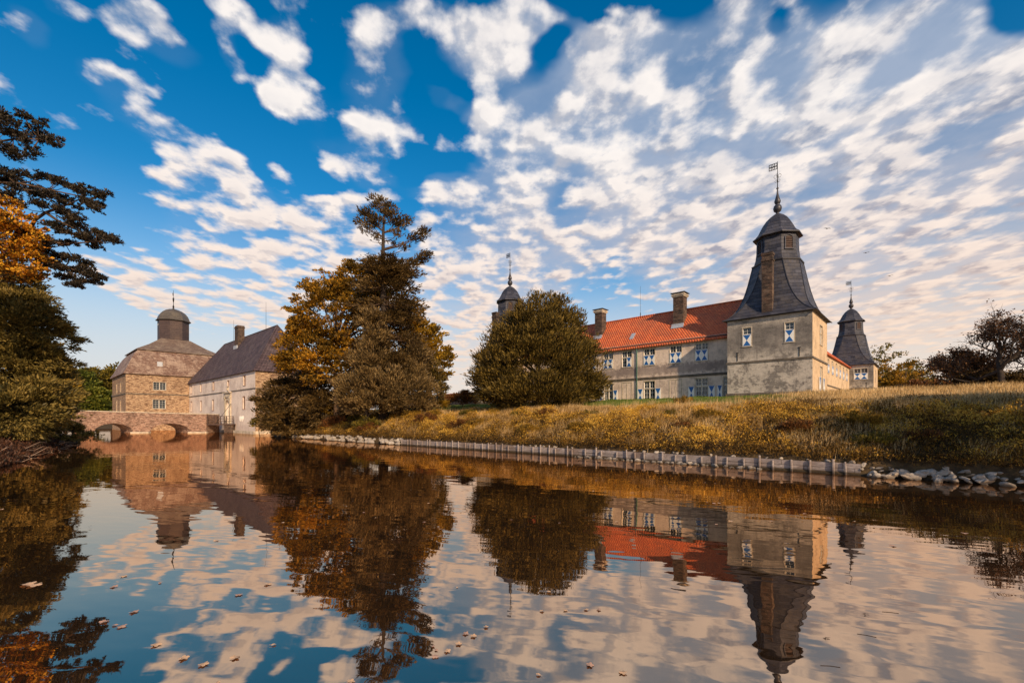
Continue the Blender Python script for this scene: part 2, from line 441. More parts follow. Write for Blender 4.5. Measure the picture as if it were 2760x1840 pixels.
def weathervane(parent, z0, z1, flag=.9, flip=-1):
    m = MB(); m.lathe((0,0), [(.07,z0),(.05,z0+.2),(.035,(z0+z1)/2),(.025,z1)], 6)
    zc = z0 + (z1-z0)*.45
    for r_ in (0, 1):
        for sgn in (-1, 1):
            pts = [((.06+.16*(1-math.cos(a)))*sgn*(1-r_), (.06+.16*(1-math.cos(a)))*sgn*r_, zc + .2*math.sin(a)) for a in np.linspace(0, 2*math.pi, 9)]
            m.tube(pts, .02, 4)
            pts = [((.05+.11*(1-math.cos(a)))*sgn*(1-r_), (.05+.11*(1-math.cos(a)))*sgn*r_, zc -.55+ .15*math.sin(a)) for a in np.linspace(0, 2*math.pi, 9)]
            m.tube(pts, .018, 4)
    v = m.build('weathervane', M['iron'], parent)
    f = MB(); s = flip; h = (z1-z0)*.24; zt = z1 - .12
    # flag frame with pierced ornament
    def bar(a, b, c, d): f.box(min(s*a, s*b), max(s*a, s*b), -.012, .012, c, d)
    bar(.03, flag, zt-.07, zt); bar(.03, flag, zt-h, zt-h+.07); bar(flag-.07, flag, zt-h+.07, zt-.07); bar(.03, .1, zt-h+.07, zt-.07)
    for k in range(1, 4):
        x = .1 + (flag-.17)*k/4; bar(x-.035, x+.045, zt-h+.07, zt-.07)
    bar(.1, flag-.07, zt-h*.58, zt-h*.42)
    f.build('flag', M['iron'], v)
    return v

def louvre_window(parent, ang, dist, w, z0, z1):
    """arched louvre on an octagon face whose outward normal has angle ang"""
    n = Vector((math.cos(ang), math.sin(ang), 0)); t = Vector((-n.y, n.x, 0))
    fr = Face(n * dist, t, n)
    fm = MB(); hw = w/2
    fm.fbox(fr, -hw-.1, -hw, .0, .12, z0, z1); fm.fbox(fr, hw, hw+.1, .0, .12, z0, z1); fm.fbox(fr, -hw-.14, hw+.14, .0, .16, z0-.12, z0-.002)
    k = 8
    for i in range(k):
        a0, a1 = math.pi*i/k, math.pi*(i+1)/k
        P = []
        for q in (0, .12):
            for (a, r) in ((a0, hw), (a0, hw+.1), (a1, hw+.1), (a1, hw)): P.append(fr.p(r*math.cos(a), q, z1 + r*math.sin(a)*.8))
        fm.add(P, [(0,3,2,1),(4,5,6,7),(0,1,5,4),(1,2,6,5),(2,3,7,6),(3,0,4,7)])
    wn = fm.build('louvre_window', M['slate'], parent)
    bk = MB(); bk.quad(*[fr.p(hw*math.cos(a), .02, (z1 + hw*math.sin(a)*.8)) for a in np.linspace(0, math.pi, 9)], fr.p(-hw, .02, z0), fr.p(hw, .02, z0)); bk.build('dark_opening', M['iron'], wn)
    lv = MB(); nl = 7
    for i in range(nl):
        z = z0 + (z1 + hw*.55 - z0) * (i+.15)/nl
        lv.add([fr.p(-hw+.01, .10, z), fr.p(hw-.01, .10, z), fr.p(hw-.01, .03, z+.12), fr.p(-hw+.01, .03, z+.12),
                fr.p(-hw+.01, .10, z-.025), fr.p(hw-.01, .10, z-.025), fr.p(hw-.01, .03, z+.095), fr.p(-hw+.01, .03, z+.095)],
               [(0,1,2,3),(4,7,6,5),(0,4,5,1),(3,2,6,7)])
    lv.build('louvre_slats', M['dark_wood'], wn)

G = 4.8          # z of building feet, hidden by lawn and grass
def tower(lx0, lx1, ly0, ly1, label, zwall=14.2, windows=(), chim=None, string=(9.2,), full=True, group=None):
    cx, cy = (lx0+lx1)/2, (ly0+ly1)/2
    hx, hy = (lx1-lx0)/2, (ly1-ly0)/2
    R = Lroot('castle_tower', cx, cy, G, label, 'tower', group)
    z = lambda a: a - G
    fr = {'front': Face((-hx, -hy, 0), (1, 0, 0), (0, -1, 0)), 'right': Face((hx, -hy, 0), (0, 1, 0), (1, 0, 0)),
          'back': Face((hx, hy, 0), (-1, 0, 0), (0, 1, 0)), 'left': Face((-hx, hy, 0), (0, -1, 0), (-1, 0, 0))}
    ops = {k: [] for k in fr}
    for w in windows:
        ops[w['f']].append((w['a'], w['b'], z(w['z0']), z(w['z1'])))
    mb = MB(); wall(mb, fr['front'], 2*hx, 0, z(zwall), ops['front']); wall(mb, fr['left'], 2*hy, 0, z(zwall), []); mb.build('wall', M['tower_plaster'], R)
    mb = MB(); wall(mb, fr['right'], 2*hy, 0, z(zwall), ops['right']); wall(mb, fr['back'], 2*hx, 0, z(zwall), []); mb.build('side_wall', M['sunlit_plaster'], R)
    for s in string:
        b = MB()
        o = .09
        b.box(-hx-o, hx+o, -hy-o, -hy-.001, z(s)-.1, z(s)+.1); b.box(hx+.001, hx+o, -hy, hy, z(s)-.098, z(s)+.098); b.box(-hx-o, -hx-.001, -hy, hy, z(s)-.098, z(s)+.098)
        b.build('string_course', M['band'], R)
    b = MB(); o = .14
    b.box(-hx-o, hx+o, -hy-o, -hy-.001, z(4.9), z(5.75)); b.box(hx+.001, hx+o, -hy, hy, z(4.9), z(5.748)); b.build('plinth', M['band'], R)
    for w in windows:
        kw = {k: v for k, v in w.items() if k not in ('f', 'a', 'b', 'z0', 'z1', 'split')}
        window(R, fr[w['f']], w['a'], w['b'], z(w['z0']), z(w['z1']), z(w['split']) if w.get('split') else None, **kw)
    # concave broach roof, octagonal above
    prof = [(14.05, 4.62, 1.0), (14.3, 4.26, .96), (14.8, 3.86, .88), (15.5, 3.50, .79), (16.4, 3.2, .70), (17.4, 2.96, .61), (18.5, 2.74, .54), (19.6, 2.55, .48), (20.55, 2.38, .43)]
    kx, ky = (hx+.42)/4.62, (hy+.42)/4.62
    def blend(w, i): return 1 + (i-1) * max(0, (w-2.4)/2.22)
    rings = []
    for zz, w, hr in prof:
        wx, wy = w*blend(w, kx), w*blend(w, ky)
        rings.append(octa(wx, wy, wx*hr, wy*hr, z(zz)))
    b = MB(); b.loft([octa(hx-.1, hy-.1, hx-.1, hy-.1, z(13.95))] + rings)
    roof = b.build('roof', M['slate'], R)
    for j_ in range(8):
        hp = MB(); hp.tube([r_[j_] for r_ in rings], .055, 5); hp.build('hip_flashing', M['lead'], roof)
    b = MB(); b.loft([octa(w, w, w*.43, w*.43, z(zz)) for zz, w in ((20.5, 2.47), (20.62, 2.49), (20.72, 2.26))], True, True); b.build('roof_band', M['lead'], roof)
    b = MB(); b.loft([octa(w, w, w*.42, w*.42, z(zz)) for zz, w in ((20.6, 2.28), (21.3, 2.1), (22.0, 2.02), (23.7, 1.98))]); lan = b.build('lantern', M['slate'], R)
    for a in (45, 135, 225, 315): louvre_window(lan, math.radians(a), 2.05*.985, .78, z(21.85), z(23.0))
    b = MB(); b.loft([octa(w, w, w*.42, w*.42, z(zz)) for zz, w in ((23.55, 2.0), (23.62, 2.36), (23.72, 2.38), (23.95, 2.1), (24.3, 1.84), (24.8, 1.62), (25.3, 1.38), (25.8, 1.06), (26.2, .68), (26.5, .28))], False, True); b.build('dome', M['slate'], R)
    b = MB(); b.lathe((0, 0), [(.3, z(26.4)), (.16, z(26.6)), (.18, z(26.68)), (.38, z(26.85)), (.46, z(27.15)), (.38, z(27.45)), (.18, z(27.62)), (.26, z(27.7)), (.35, z(27.95)), (.24, z(28.3)), (.12, z(28.75)), (.06, z(29.35)), (.15, z(29.5)), (.05, z(29.6))], 12)
    b.build('finial', M['lead'], R, True)
    weathervane(R, z(29.5), z(32.6))
    if chim:
        x, y, zt = chim
        c = chimney(R, x, y, 1.02, .75, z(14.3), z(zt), False)
        k = MB(); k.box(x-.58, x+.58, y-.44, y+.44, z(zt)-.9, z(zt)-.7); k.box(x-.57, x+.57, y-.43, y+.43, z(zt)-.25, z(zt)+.02); k.build('brick_collar', M['brick'], c)
    # wall anchors
    for s_ in (.13, .86):
        k = MB(); k.fbox(fr['front'], 2*hx*s_-.03, 2*hx*s_+.03, .0, .05, z(9.4), z(10.3)); k.fbox(fr['front'], 2*hx*s_-.12, 2*hx*s_+.12, .001, .052, z(10.3), z(10.36)); k.build('wall_anchor', M['iron'], R)
    return R, fr

TX0, TX1, TY0, TY1 = -17.65, -9.35, 55.43, 63.93
def r4(x, y): return 1900 + x/2.178, 400 + y/2.178
def r3(x, y): return 1540 + x/3.92, 720 + y/3.92
def r1(x, y): return 140 + x/3.267, 760 + y/3.267
def wf(conv, x0, x1, y0, ys, y1, ly):
    a = hit_y(*conv(x0, (y0+y1)/2), ly)[0]; b = hit_y(*conv(x1, (y0+y1)/2), ly)[0]
    xm = (x0+x1)/2
    zt, zs, zb = [hit_y(*conv(xm, q), ly)[1] for q in (y0, ys, y1)]
    return a, b, zt, zs, zb
tw = []
for (x0, x1, y0, ys, y1) in ((222, 272, 1035, 1077, 1148), (470, 523, 1000, 1043, 1117)):
    a, b, zt, zs, zb = wf(r4, x0, x1, y0, ys, y1, TY0)
    tw.append(dict(f='front', a=a-TX0, b=b-TX0, z0=11.0, z1=13.05, split=12.28, cols=1, nz_top=2, low='shut'))
# sunlit side of the main tower
tw.append(dict(f='right', a=4.0, b=5.5, z0=11.0, z1=13.1, split=12.3, cols=2, nz_top=2, low='glass'))
tw.append(dict(f='right', a=4.1, b=5.5, z0=5.3, z1=8.6, split=7.4, cols=2, nz_top=2, low='glass', side_shutters='lr'))
tower(TX0, TX1, TY0, TY1, 'big slate-roofed corner tower with a tall brick chimney, nearest the water', windows=tw, chim=(-.1, -3.75, 21.0))
lw = [dict(f='front', a=3.2, b=5.0, z0=11.0, z1=13.05, split=12.28, cols=2, low='shut')]
tower(-60.0, -51.7, TY0, TY1, 'corner tower mostly hidden behind the big round yew tree', windows=lw, chim=(.1, -3.75, 21.2))
fw = [dict(f='front', a=5.1, b=7.35, z0=11.0, z1=13.2, split=12.3, cols=2, low='shut'), dict(f='right', a=3.4, b=4.6, z0=10.6, z1=13.0, split=12.0, cols=2, low='glass')]
tower(TX0, TX1, 117.4, 125.9, 'small looking corner tower at the far end of the sunlit wing', windows=fw)

# red roofed wing
WX0, WX1, WY0, WY1 = -51.7, -17.65, 58.43, 67.4
wing = Lroot('castle_wing', (WX0+WX1)/2, WY0, G, 'long beige castle wing with orange-red pantile roof and blue-white shutters', 'castle wing')
ox = (WX0+WX1)/2; hw = (WX1-WX0)/2
frW = Face((-hw, 0, 0), (1, 0, 0), (0, -1, 0))
z = lambda a: a - G
ups = [(175, 262, 930, 990, 1070, 'shut', 2), (340, 440, 905, 965, 1050, 'shut', 2), (535, 637, 880, 940, 1030, 'mixed', 2), (765, 882, 850, 915, 1012, 'shut', 2), (1042, 1165, 812, 880, 980, 'shut', 2), (1310, 1442, 780, 848, 955, 'shut', 2)]
gnd = [(30, 120, 1230, 1300, 1415), (348, 437, 1230, 1297, 1415), (767, 880, 1197, 1276, 1400), (1312, 1440, 1165, 1250, 1385), (1607, 1745, 1150, 1245, 1375)]
wins = []
for (x0, x1, y0, ys, y1, low, c) in ups:
    a, b, zt, zs, zb = wf(r3, x0, x1, y0, ys, y1, WY0); wins.append((a-WX0, b-WX0, 10.2, 12.42, 11.53, low, None))
for i, (x0, x1, y0, ys, y1) in enumerate(gnd):
    a, b, zt, zs, zb = wf(r3, x0, x1, y0, ys, y1, WY0)
    wins.append((a-WX0, min(b-WX0, WX1-WX0-.3), 5.35, 8.0, 7.0, 'glass', 'lr' if i != 4 else 'l'))
mb = MB()
wall(mb, frW, 2*hw, 0, z(13.25), [(a, b, z(c), z(d)) for (a, b, c, d, *_r) in wins])
mb.quad((-hw, WY1-WY0, 0), (hw, WY1-WY0, 0), (hw, WY1-WY0, z(13.25)), (-hw, WY1-WY0, z(13.25)))
mb.build('wall', M['wing_plaster'], wing)
for (a, b, c, d, s, low, sh) in wins: window(wing, frW, a, b, z(c), z(d), z(s), low=low, side_shutters=sh)
b = MB(); b.fbox(frW, 0, 2*hw-.01, .001, .1, z(8.38), z(8.56)); b.fbox(frW, 0, 2*hw-.01, .001, .07, z(8.25), z(8.378)); b.build('string_course', M['band'], wing)
b = MB(); b.fbox(frW, 0, 2*hw-.01, .001, .22, z(12.98), z(13.12)); b.build('eaves_board', M['dark_wood'], wing)
for (x0, x1, y0, y1) in ((535, 640, 1215, 1410), (1035, 1170, 1180, 1385)):      # walled-up windows
    a, b_, zt, zs, zb = wf(r3, x0, x1, y0, y0+80, y1, WY0); a -= WX0; b_ -= WX0
    k = MB(); zt, zb = 7.95, 5.3
    k.fbox(frW, a, a+.12, .0, .03, z(zb), z(zt)); k.fbox(frW, b_-.12, b_, .0, .03, z(zb), z(zt)); k.fbox(frW, a, b_, .0, .034, z(zt)+.001, z(zt)+.13); k.fbox(frW, (a+b_)/2-.05, (a+b_)/2+.05, .0, .02, z(zb), z(zt))
    k.build('blocked_window', M['stone'], wing)
rf = gable_roof(wing, -hw, hw+2.2, 0, WY1-WY0, z(13.2), z(18.0), 'x', M['red_tiles'], oh=.4)
pl = hit_y(*r3(693, 1000), WY0)[0] - WX0
k = MB(); k.tube([frW.p(pl, .32, z(12.9)), frW.p(pl+.05, .3, z(12.6)), frW.p(pl+.05, .13, z(12.2)), frW.p(pl+.05, .13, z(5))], .07, 6); k.build('drainpipe', M['copper'], wing, True)
for (px, py, w1) in ((r3(308, 0)[0], 448, 1.25), (r3(1148, 0)[0], 275, 1.4)):
    lx, zt = hit_y(px, r3(0, py)[1], WY0+2.75); lx -= ox; zt -= .6
    ch = chimney(wing, lx, 2.75, w1, 1.25, z(15), z(zt))
    k = MB(); zz_ = z(13.2 + 4.8/4.485*(2.75-.75)); k.add([(lx-w1/2-.15, 1.7, zz_-.25), (lx+w1/2+.15, 1.7, zz_-.25), (lx+w1/2+.15, 2.0, zz_+.25), (lx-w1/2-.15, 2.0, zz_+.25)], [(0, 1, 2, 3)])
    k.box(lx-w1/2-.12, lx+w1/2+.12, 1.9, 2.02, zz_-.05, zz_+.35); k.build('chimney_flashing', M['zinc'], ch)
lx, zz_ = hit_y(*r3(640, 740), WY0+1.2); lx -= ox
k = MB(); y0_, y1_ = .95, 1.75; sl = 4.8/4.485
k.add([(lx-.3, y0_, z(13.2)+y0_*sl+.12), (lx+.3, y0_, z(13.2)+y0_*sl+.12), (lx+.3, y1_, z(13.2)+y1_*sl+.12), (lx-.3, y1_, z(13.2)+y1_*sl+.12), (lx-.3, y0_, z(13.2)+y0_*sl-.1), (lx+.3, y0_, z(13.2)+y0_*sl-.1), (lx+.3, y1_, z(13.2)+y1_*sl-.1), (lx-.3, y1_, z(13.2)+y1_*sl-.1)], [(0,1,2,3),(0,4,5,1),(1,5,6,2),(2,6,7,3),(3,7,4,0)])
k.build('skylight', M['zinc'], rf)
lx = hit_y(*r3(730, 500), (WY0+WY1)/2)[0] - ox
k = MB(); k.lathe((lx, (WY1-WY0)/2), [(.06, z(17.9)), (.06, z(18.6)), (.02, z(18.7)), (.015, z(22.6))], 5); k.build('lightning_rod', M['iron'], wing)

# sunlit wing running away
RX1 = -13.35; RX0 = RX1 - 9; RY0, RY1 = TY1, 117.4
rw = Lroot('castle_wing', RX1, RY0, G, 'sunlit wing running back from the big tower to the far tower', 'castle wing')
frR = Face((0, 0, 0), (0, 1, 0), (1, 0, 0)); LR = RY1-RY0
rws = []
for i in range(12):
    a = 2.2 + i*4.25
    rws.append((a, a+1.5, 10.6, 12.9, 12.05)); rws.append((a, a+1.5, 5.0, 7.3, 6.5))
mb = MB(); wall(mb, frR, LR, 0, z(13.9), [(a, b, z(c), z(d)) for (a, b, c, d, s) in rws]); mb.build('wall', M['sunlit_plaster'], rw)
for (a, b, c, d, s) in rws: window(rw, frR, a, b, z(c), z(d), z(s), low='shut' if c > 9 else 'glass')
b = MB(); b.fbox(frR, 0, LR, .001, .1, z(8.4), z(8.6)); b.build('string_course', M['band'], rw)
gable_roof(rw, -9, 0, 0, LR, z(13.9), z(18.0), 'y', M['red_tiles'], oh=.4)
# hidden side of the left wing closing the court
lwg = Lroot('castle_wing', -60.0+4.6, TY1, G, 'castle wing behind the left tower, hidden by the round yew', 'castle wing')
mb = MB(); mb.box(-4.5, 4.2, 0, 50, 0, z(13.2)); mb.build('wall', M['wing_plaster'], lwg)
gable_roof(lwg, -4.5, 4.2, 0, 50, z(13.2), z(17.6), 'y', M['red_tiles'], oh=.4)

# ---------------------------------------------------------------- gatehouse
GX0, GX1, GY0, GY1 = -145.95, -96.0, 30.94, 43.3
gh = Lroot('gatehouse', GX1, GY0, 0, 'pale gatehouse with steep dark purple tiled roof and arched gate', 'gatehouse')
frG = Face((GX0-GX1, 0, 0), (1, 0, 0), (0, -1, 0)); LG = GX1-GX0
def gx(x, y): return hit_y(*r1(x, y), GY0)
gw = []
for (x0, x1, kind) in ((1213, 1240, 'u'), (1297, 1325, 'u'), (1405, 1440, 'u'), (1677, 1712, 'u'), (1216, 1240, 'd'), (1300, 1325, 'd'), (1402, 1435, 'd'), (1672, 1708, 'd')):
    xm = gx((x0+x1)/2, 900)[0] - GX0; w_ = 1.25 if x0 < 1500 else 1.35
    if kind == 'u': gw.append((xm-w_/2, xm+w_/2, 9.65, 11.6))
    else: gw.append((xm-w_/2, xm+w_/2, 4.9, 7.4))
xm = gx(1552, 860)[0] - GX0; gw.append((xm-.6, xm+.6, 10.0, 11.2))
gate_s = gx(1552, 1100)[0] - GX0
gate = (gate_s-1.35, gate_s+1.35, 1.9, 7.0)
mb = MB(); wall(mb, frG, LG, -.6, 13.0, gw + [gate], .3)
k = 12                                     # arch spandrels of the gate opening
for i in range(k):
    a0, a1 = math.pi*i/k, math.pi*(i+1)/k; R_ = 1.35; zc = 5.65
    P = [frG.p(gate_s+R_*math.cos(a0), 0, zc+R_*math.sin(a0)), frG.p(gate_s+R_*math.cos(a0), 0, 7.0), frG.p(gate_s+R_*math.cos(a1), 0, 7.0), frG.p(gate_s+R_*math.cos(a1), 0, zc+R_*math.sin(a1))]
    mb.quad(*P)
    mb.quad(frG.p(gate_s+R_*math.cos(a0), 0, zc+R_*math.sin(a0)), frG.p(gate_s+R_*math.cos(a1), 0, zc+R_*math.sin(a1)), frG.p(gate_s+R_*math.cos(a1), -1.2, zc+R_*math.sin(a1)), frG.p(gate_s+R_*math.cos(a0), -1.2, zc+R_*math.sin(a0)))
for sx in (-1.35, 1.35): mb.quad(frG.p(gate_s+sx, -.3, 1.9), frG.p(gate_s+sx, -1.2, 1.9), frG.p(gate_s+sx, -1.2, 5.65), frG.p(gate_s+sx, -.3, 5.65))
mb.build('wall', M['gate_plaster'], gh)
mb = MB(); frGR = Face((0, 0, 0), (0, 1, 0), (1, 0, 0)); wall(mb, frGR, GY1-GY0, -.6, 13.0, [])
mb.quad((GX0-GX1, GY1-GY0, -.6), (0, GY1-GY0, -.6), (0, GY1-GY0, 13), (GX0-GX1, GY1-GY0, 13)); mb.build('end_wall', M['rubble'], gh)
for (a, b, c, d) in gw: window(gh, frG, a, b, c, d, None, cols=1, nz_top=3, reveal=.3, frame=M['jamb'], smat=M['jamb'])
dr = MB(); dr.fbox(frG, gate_s-1.35, gate_s-.02, -1.15, -1.08, 1.9, 6.9); dr.fbox(frG, gate_s+.02, gate_s+1.35, -1.15, -1.08, 1.9, 6.9); dr.fbox(frG, gate_s-.1, gate_s+.1, -1.08, -1.02, 1.9, 6.9)
for zz_ in (2.8, 4.2, 5.6): dr.fbox(frG, gate_s-1.35, gate_s+1.35, -1.077, -1.04, zz_, zz_+.12)
dr.build('gate_door', M['door'], gh)
sr = MB()                                   # carved surround of the gate
for sx in (-1, 1):
    c0 = gate_s + sx*1.75
    sr.fbox(frG, c0-.38, c0+.38, .001, .28, 1.2, 7.6); sr.fbox(frG, c0-.46, c0+.46, .0, .38, 1.2, 1.9); sr.fbox(frG, c0-.46, c0+.46, .0, .38, 7.3, 7.6)
sr.fbox(frG, gate_s-2.3, gate_s+2.3, .0, .34, 7.602, 8.0); sr.fbox(frG, gate_s-2.15, gate_s+2.15, .0, .22, 8.002, 8.5); sr.fbox(frG, gate_s-2.45, gate_s+2.45, .0, .5, 8.502, 8.72)
for i in range(12):
    a0, a1 = math.pi*i/12, math.pi*(i+1)/12; P = []
    for q in (.002, .2):
        for (a, r) in ((a0, 1.36), (a0, 1.72), (a1, 1.72), (a1, 1.36)): P.append(frG.p(gate_s+r*math.cos(a)*.96, q, 5.65+r*math.sin(a)))
    sr.add(P, [(0,3,2,1),(4,5,6,7),(0,1,5,4),(1,2,6,5),(2,3,7,6),(3,0,4,7)])
for dx in (-.8, 0, .8): sr.fbox(frG, gate_s+dx-.12, gate_s+dx+.12, .22, .3, 8.02, 8.48)
sr.build('gate_surround', M['stone'], gh)
nb = MB(); nb.fbox(frG, gate_s-.35, gate_s+.35, .001, .12, 8.95, 9.9); nb.fbox(frG, gate_s-.5, gate_s+.5, .0, .25, 9.902, 10.0 - .15); nb.fbox(frG, gate_s-.2, gate_s+.2, .12, .3, 9.1, 9.6)
nb.build('niche', M['stone'], gh)
cs = MB(); sx = gx(1670, 1195)[0] - GX0
for dx in (-.62, .62):                       # two plain carved shields
    P = [(-.45, .5), (.45, .5), (.45, -.1), (0, -.65), (-.45, -.1)]
    fr_ = [frG.p(sx+dx+p[0], .12, 3.0+p[1]) for p in P]; bk = [frG.p(sx+dx+p[0], .0, 3.0+p[1]) for p in P]
    cs.add(fr_ + bk, [(0,1,2,3,4)] + [(i, i+5, (i+1) % 5+5, (i+1) % 5) for i in range(5)])
    cs.fbox(frG, sx+dx-.05, sx+dx+.05, .12, .17, 2.6, 3.4)
cs.build('carved_shields', M['white'], gh)
b = MB(); b.fbox(frG, 0, gate_s-2.2, .001, .12, 8.72, 8.9); b.fbox(frG, gate_s+2.2, LG+.12, .001, .12, 8.72, 8.9); b.box(.001, .12, 0, GY1-GY0, 8.722, 8.898); b.build('string_course', M['band'], gh)
b = MB(); b.fbox(frG, 0, LG+.5, .001, .5, -.6, .55); b.box(.001, .5, 0, GY1-GY0, -.6, .548); b.build('footing_ledge', M['stone'], gh)
rf = gable_roof(gh, GX0-GX1, 0, 0, GY1-GY0, 13.0, 22.6, 'x', M['purple_tiles'], oh=.45, hip0=7.5, hip1=5.9)
for px in (1600, 1885):
    lx = hit_y(r1(px, 500)[0], 900, GY0+6.2)[0] - GX1
    k = MB(); k.lathe((lx, 6.2), [(.04, 22.5), (.035, 25), (.02, 28.6 if px > 1700 else 28.0)], 5); k.build('lightning_rod', M['iron'], gh)
lx = hit_y(r1(1665, 450)[0], 900, GY0+5.5)[0] - GX1
ch = chimney(gh, lx, 5.2, 2.2, 1.5, 19, 25.2, False); k = MB(); k.box(lx-1.2, lx+1.2, 4.35, 6.05, 24.6, 24.85); k.build('brick_collar', M['brick'], ch)
k = MB(); k.box(lx-1.25, lx+1.25, 4.2, 4.42, 19.6, 20.4); k.build('chimney_flashing', M['zinc'], ch)

# ---------------------------------------------------------------- domed house
DX0, DX1, DY0, DY1 = -169.6, -146.0, 17.9, 41.5
dh = Lroot('domed_house', (DX0+DX1)/2, (DY0+DY1)/2, 0, 'square golden stone house with mansard roof and round-topped cupola', 'house')
H_ = 11.8
frA = Face((H_, -H_, 0), (0, 1, 0), (1, 0, 0)); frB = Face((-H_, -H_, 0), (1, 0, 0), (0, -1, 0))
def dxx(x, y): return hit_x(*r1(x, y), DX1)
ow = []
a, b_ = dxx(893, 900)[0]-DY0, dxx(1003, 900)[0]-DY0
ow.append((a, b_, 10.35, 12.3)); ow.append((a-.1, b_-.1, 5.6, 7.85))
mb = MB(); wall(mb, frA, 2*H_, -.6, 14.3, ow, .25)
bo = [(7.8, 9.2, 9.9, 12.3), (14.5, 15.9, 9.9, 12.3), (7.8, 9.2, 4.8, 7.8), (14.5, 15.9, 4.8, 7.8)]
wall(mb, frB, 2*H_, -.6, 14.3, bo, .25)
mb.quad((-H_, -H_, -.6), (-H_, H_, -.6), (-H_, H_, 14.3), (-H_, -H_, 14.3)); mb.quad((-H_, H_, -.6), (H_, H_, -.6), (H_, H_, 14.3), (-H_, H_, 14.3))
mb.build('wall', M['rubble'], dh)
for (a, b_, c, d) in ow: window(dh, frA, a, b_, c, d, None, cols=2, nz_top=4, reveal=.25)
for (a, b_, c, d) in bo: window(dh, frB, a, b_, c, d, None, cols=2, nz_top=4, reveal=.25)
b = MB(); o = .14
b.box(-H_-o, H_+o, -H_-o, -H_-.001, 9.1, 9.32); b.box(H_+.001, H_+o, -H_, H_, 9.102, 9.318); b.build('string_course', M['band'], dh)
b = MB()
def sq(w, z_): return [(w, -w, z_), (w, w, z_), (-w, w, z_), (-w, -w, z_)]
b.loft([sq(H_-.1, 14.1), sq(H_+.5, 14.15), sq(H_+.45, 14.35), sq(H_-.2, 15.6), sq(H_-1.1, 17.8), sq(H_-1.9, 19.4), sq(H_-2.9, 20.75)])
mr = b.build('mansard_roof', M['mansard_tiles'], dh)
b = MB(); b.loft([sq(H_-3.1, 20.6), sq(H_-2.35, 20.62), sq(H_-2.35, 20.78), sq(H_-5.4, 22.6), sq(3.3, 24.9)]); b.build('upper_roof', M['upper_tiles'], dh)
dm = dxx(955, 700)[0] - DY0 - H_
k = MB(); k.box(H_-1.6, H_-.55, dm-.55, dm+.55, 16.4, 17.6); k.build('roof_hatch', M['zinc'], mr)
b = MB(); w = 3.4; b.loft([octa(w, w, w*.414, w*.414, q) for q in (23.6, 30.3)]); cu = b.build('cupola', M['slate_red'], dh)
b = MB(); b.loft([octa(w, w, w*.414, w*.414, q) for q, w in ((30.2, 3.42), (30.28, 3.85), (30.45, 3.85), (30.7, 3.55), (31.3, 3.4), (32.0, 3.1), (32.7, 2.6), (33.3, 1.85), (33.7, 1.0), (33.9, .25))], False, True); b.build('cupola_dome', M['slate_dome'], dh, False)
b = MB(); b.lathe((0, 0), [(.28, 33.8), (.16, 34.3), (.25, 34.6), (.1, 34.9), (.06, 35.6), (.2, 36.4), (.2, 37.0), (.05, 37.1), (.04, 39.2)], 8)
b.box(-.75, -.04, -.03, .03, 37.75, 38.5); b.box(-1.0, -.75, -.03, .03, 38.2, 38.6); b.build('finial', M['iron'], dh)
k = MB()
for q in range(3): k.box(-1.0+q*.4, -.8+q*.4, -3.43, -3.4, 29.0, 29.18)
k.build('cupola_vents', M['white'], cu)

# ---------------------------------------------------------------- bridge
BW = 5.0; SH = -1.15*BW
PR_, PL_ = at(556, HY, 94.5), at(180, HY, 92.0)
BDIR = (PR_ - PL_).normalized(); BROT = math.atan2(BDIR.y, BDIR.x) - math.pi/2
def bl(x, y):                               # where a sight line meets the near face of the bridge
    r = (r1(x, y)[0]-CX)/F
    return ((r*PR_.y - PR_.x) / (BDIR.x - r*BDIR.y), 0)
yR = 0.0; yL = -37.0
br = tag(empty('stone_bridge', (PR_.x, PR_.y, 0), BROT), 'reddish stone arched bridge crossing the moat to the gatehouse', 'bridge')
arches = []
for (xa, xb) in ((375, 712), (872, 1214)):
    arches.append((bl(xa, 1300)[0]-yR, bl(xb, 1300)[0]-yR))
w0 = arches[0]
arches.insert(0, (w0[0]-8.5, w0[0]-2.5))
def ztop(y): return 3.83 + (-y)*.027
mb = MB()
def archz(y):
    for a, b in arches:
        if a < y < b:
            c, h = (a+b)/2, (b-a)/2
            return .35 + (1.62) * math.sqrt(max(0, 1-((y-c)/h)**2))
    return -1.2
ys = sorted(set([yL-yR, 0] + [a+(b-a)*(.5-.5*math.cos(math.pi*i/16)) for a, b in arches for i in range(17)]))
eps = 1e-4
for x_, sh in ((0, 0), (-BW, SH)):
    for i in range(len(ys)-1):
        y0_, y1_ = ys[i], ys[i+1]; mid = (y0_+y1_)/2
        inside = any(a < mid < b for a, b in arches)
        zb0, zb1 = (archz(y0_+eps) if inside else -1.2), (archz(y1_-eps) if inside else -1.2)
        mb.quad((x_, y0_+sh, zb0), (x_, y1_+sh, zb1), (x_, y1_+sh, ztop(y1_)), (x_, y0_+sh, ztop(y0_)))
        if inside and x_ == 0:
            mb.quad((0, y0_, zb0), (0, y1_, zb1), (-BW, y1_+SH, zb1), (-BW, y0_+SH, zb0))
mb.quad((-BW, SH, -1.2), (-BW, 0, -1.2), (-BW, 0, ztop(0)), (-BW, SH, ztop(0)))
for a, b in arches:
    for yy in (a, b): mb.quad((0, yy, -1.2), (-BW, yy+SH, -1.2), (-BW, yy+SH, .36), (0, yy, .36))
mb.quad((0, 0, -1.2), (-BW, 0, -1.2), (-BW, 0, ztop(0)), (0, 0, ztop(0)))
for x0_, x1_ in ((-.45, 0), (-BW, -BW+.45)):
    pass
mb.quad((-.45, yL-yR, ztop(yL-yR)-1), (-.45, 0, ztop(0)-1), (-BW+.45, 0, ztop(0)-1), (-BW+.45, yL-yR, ztop(yL-yR)-1))
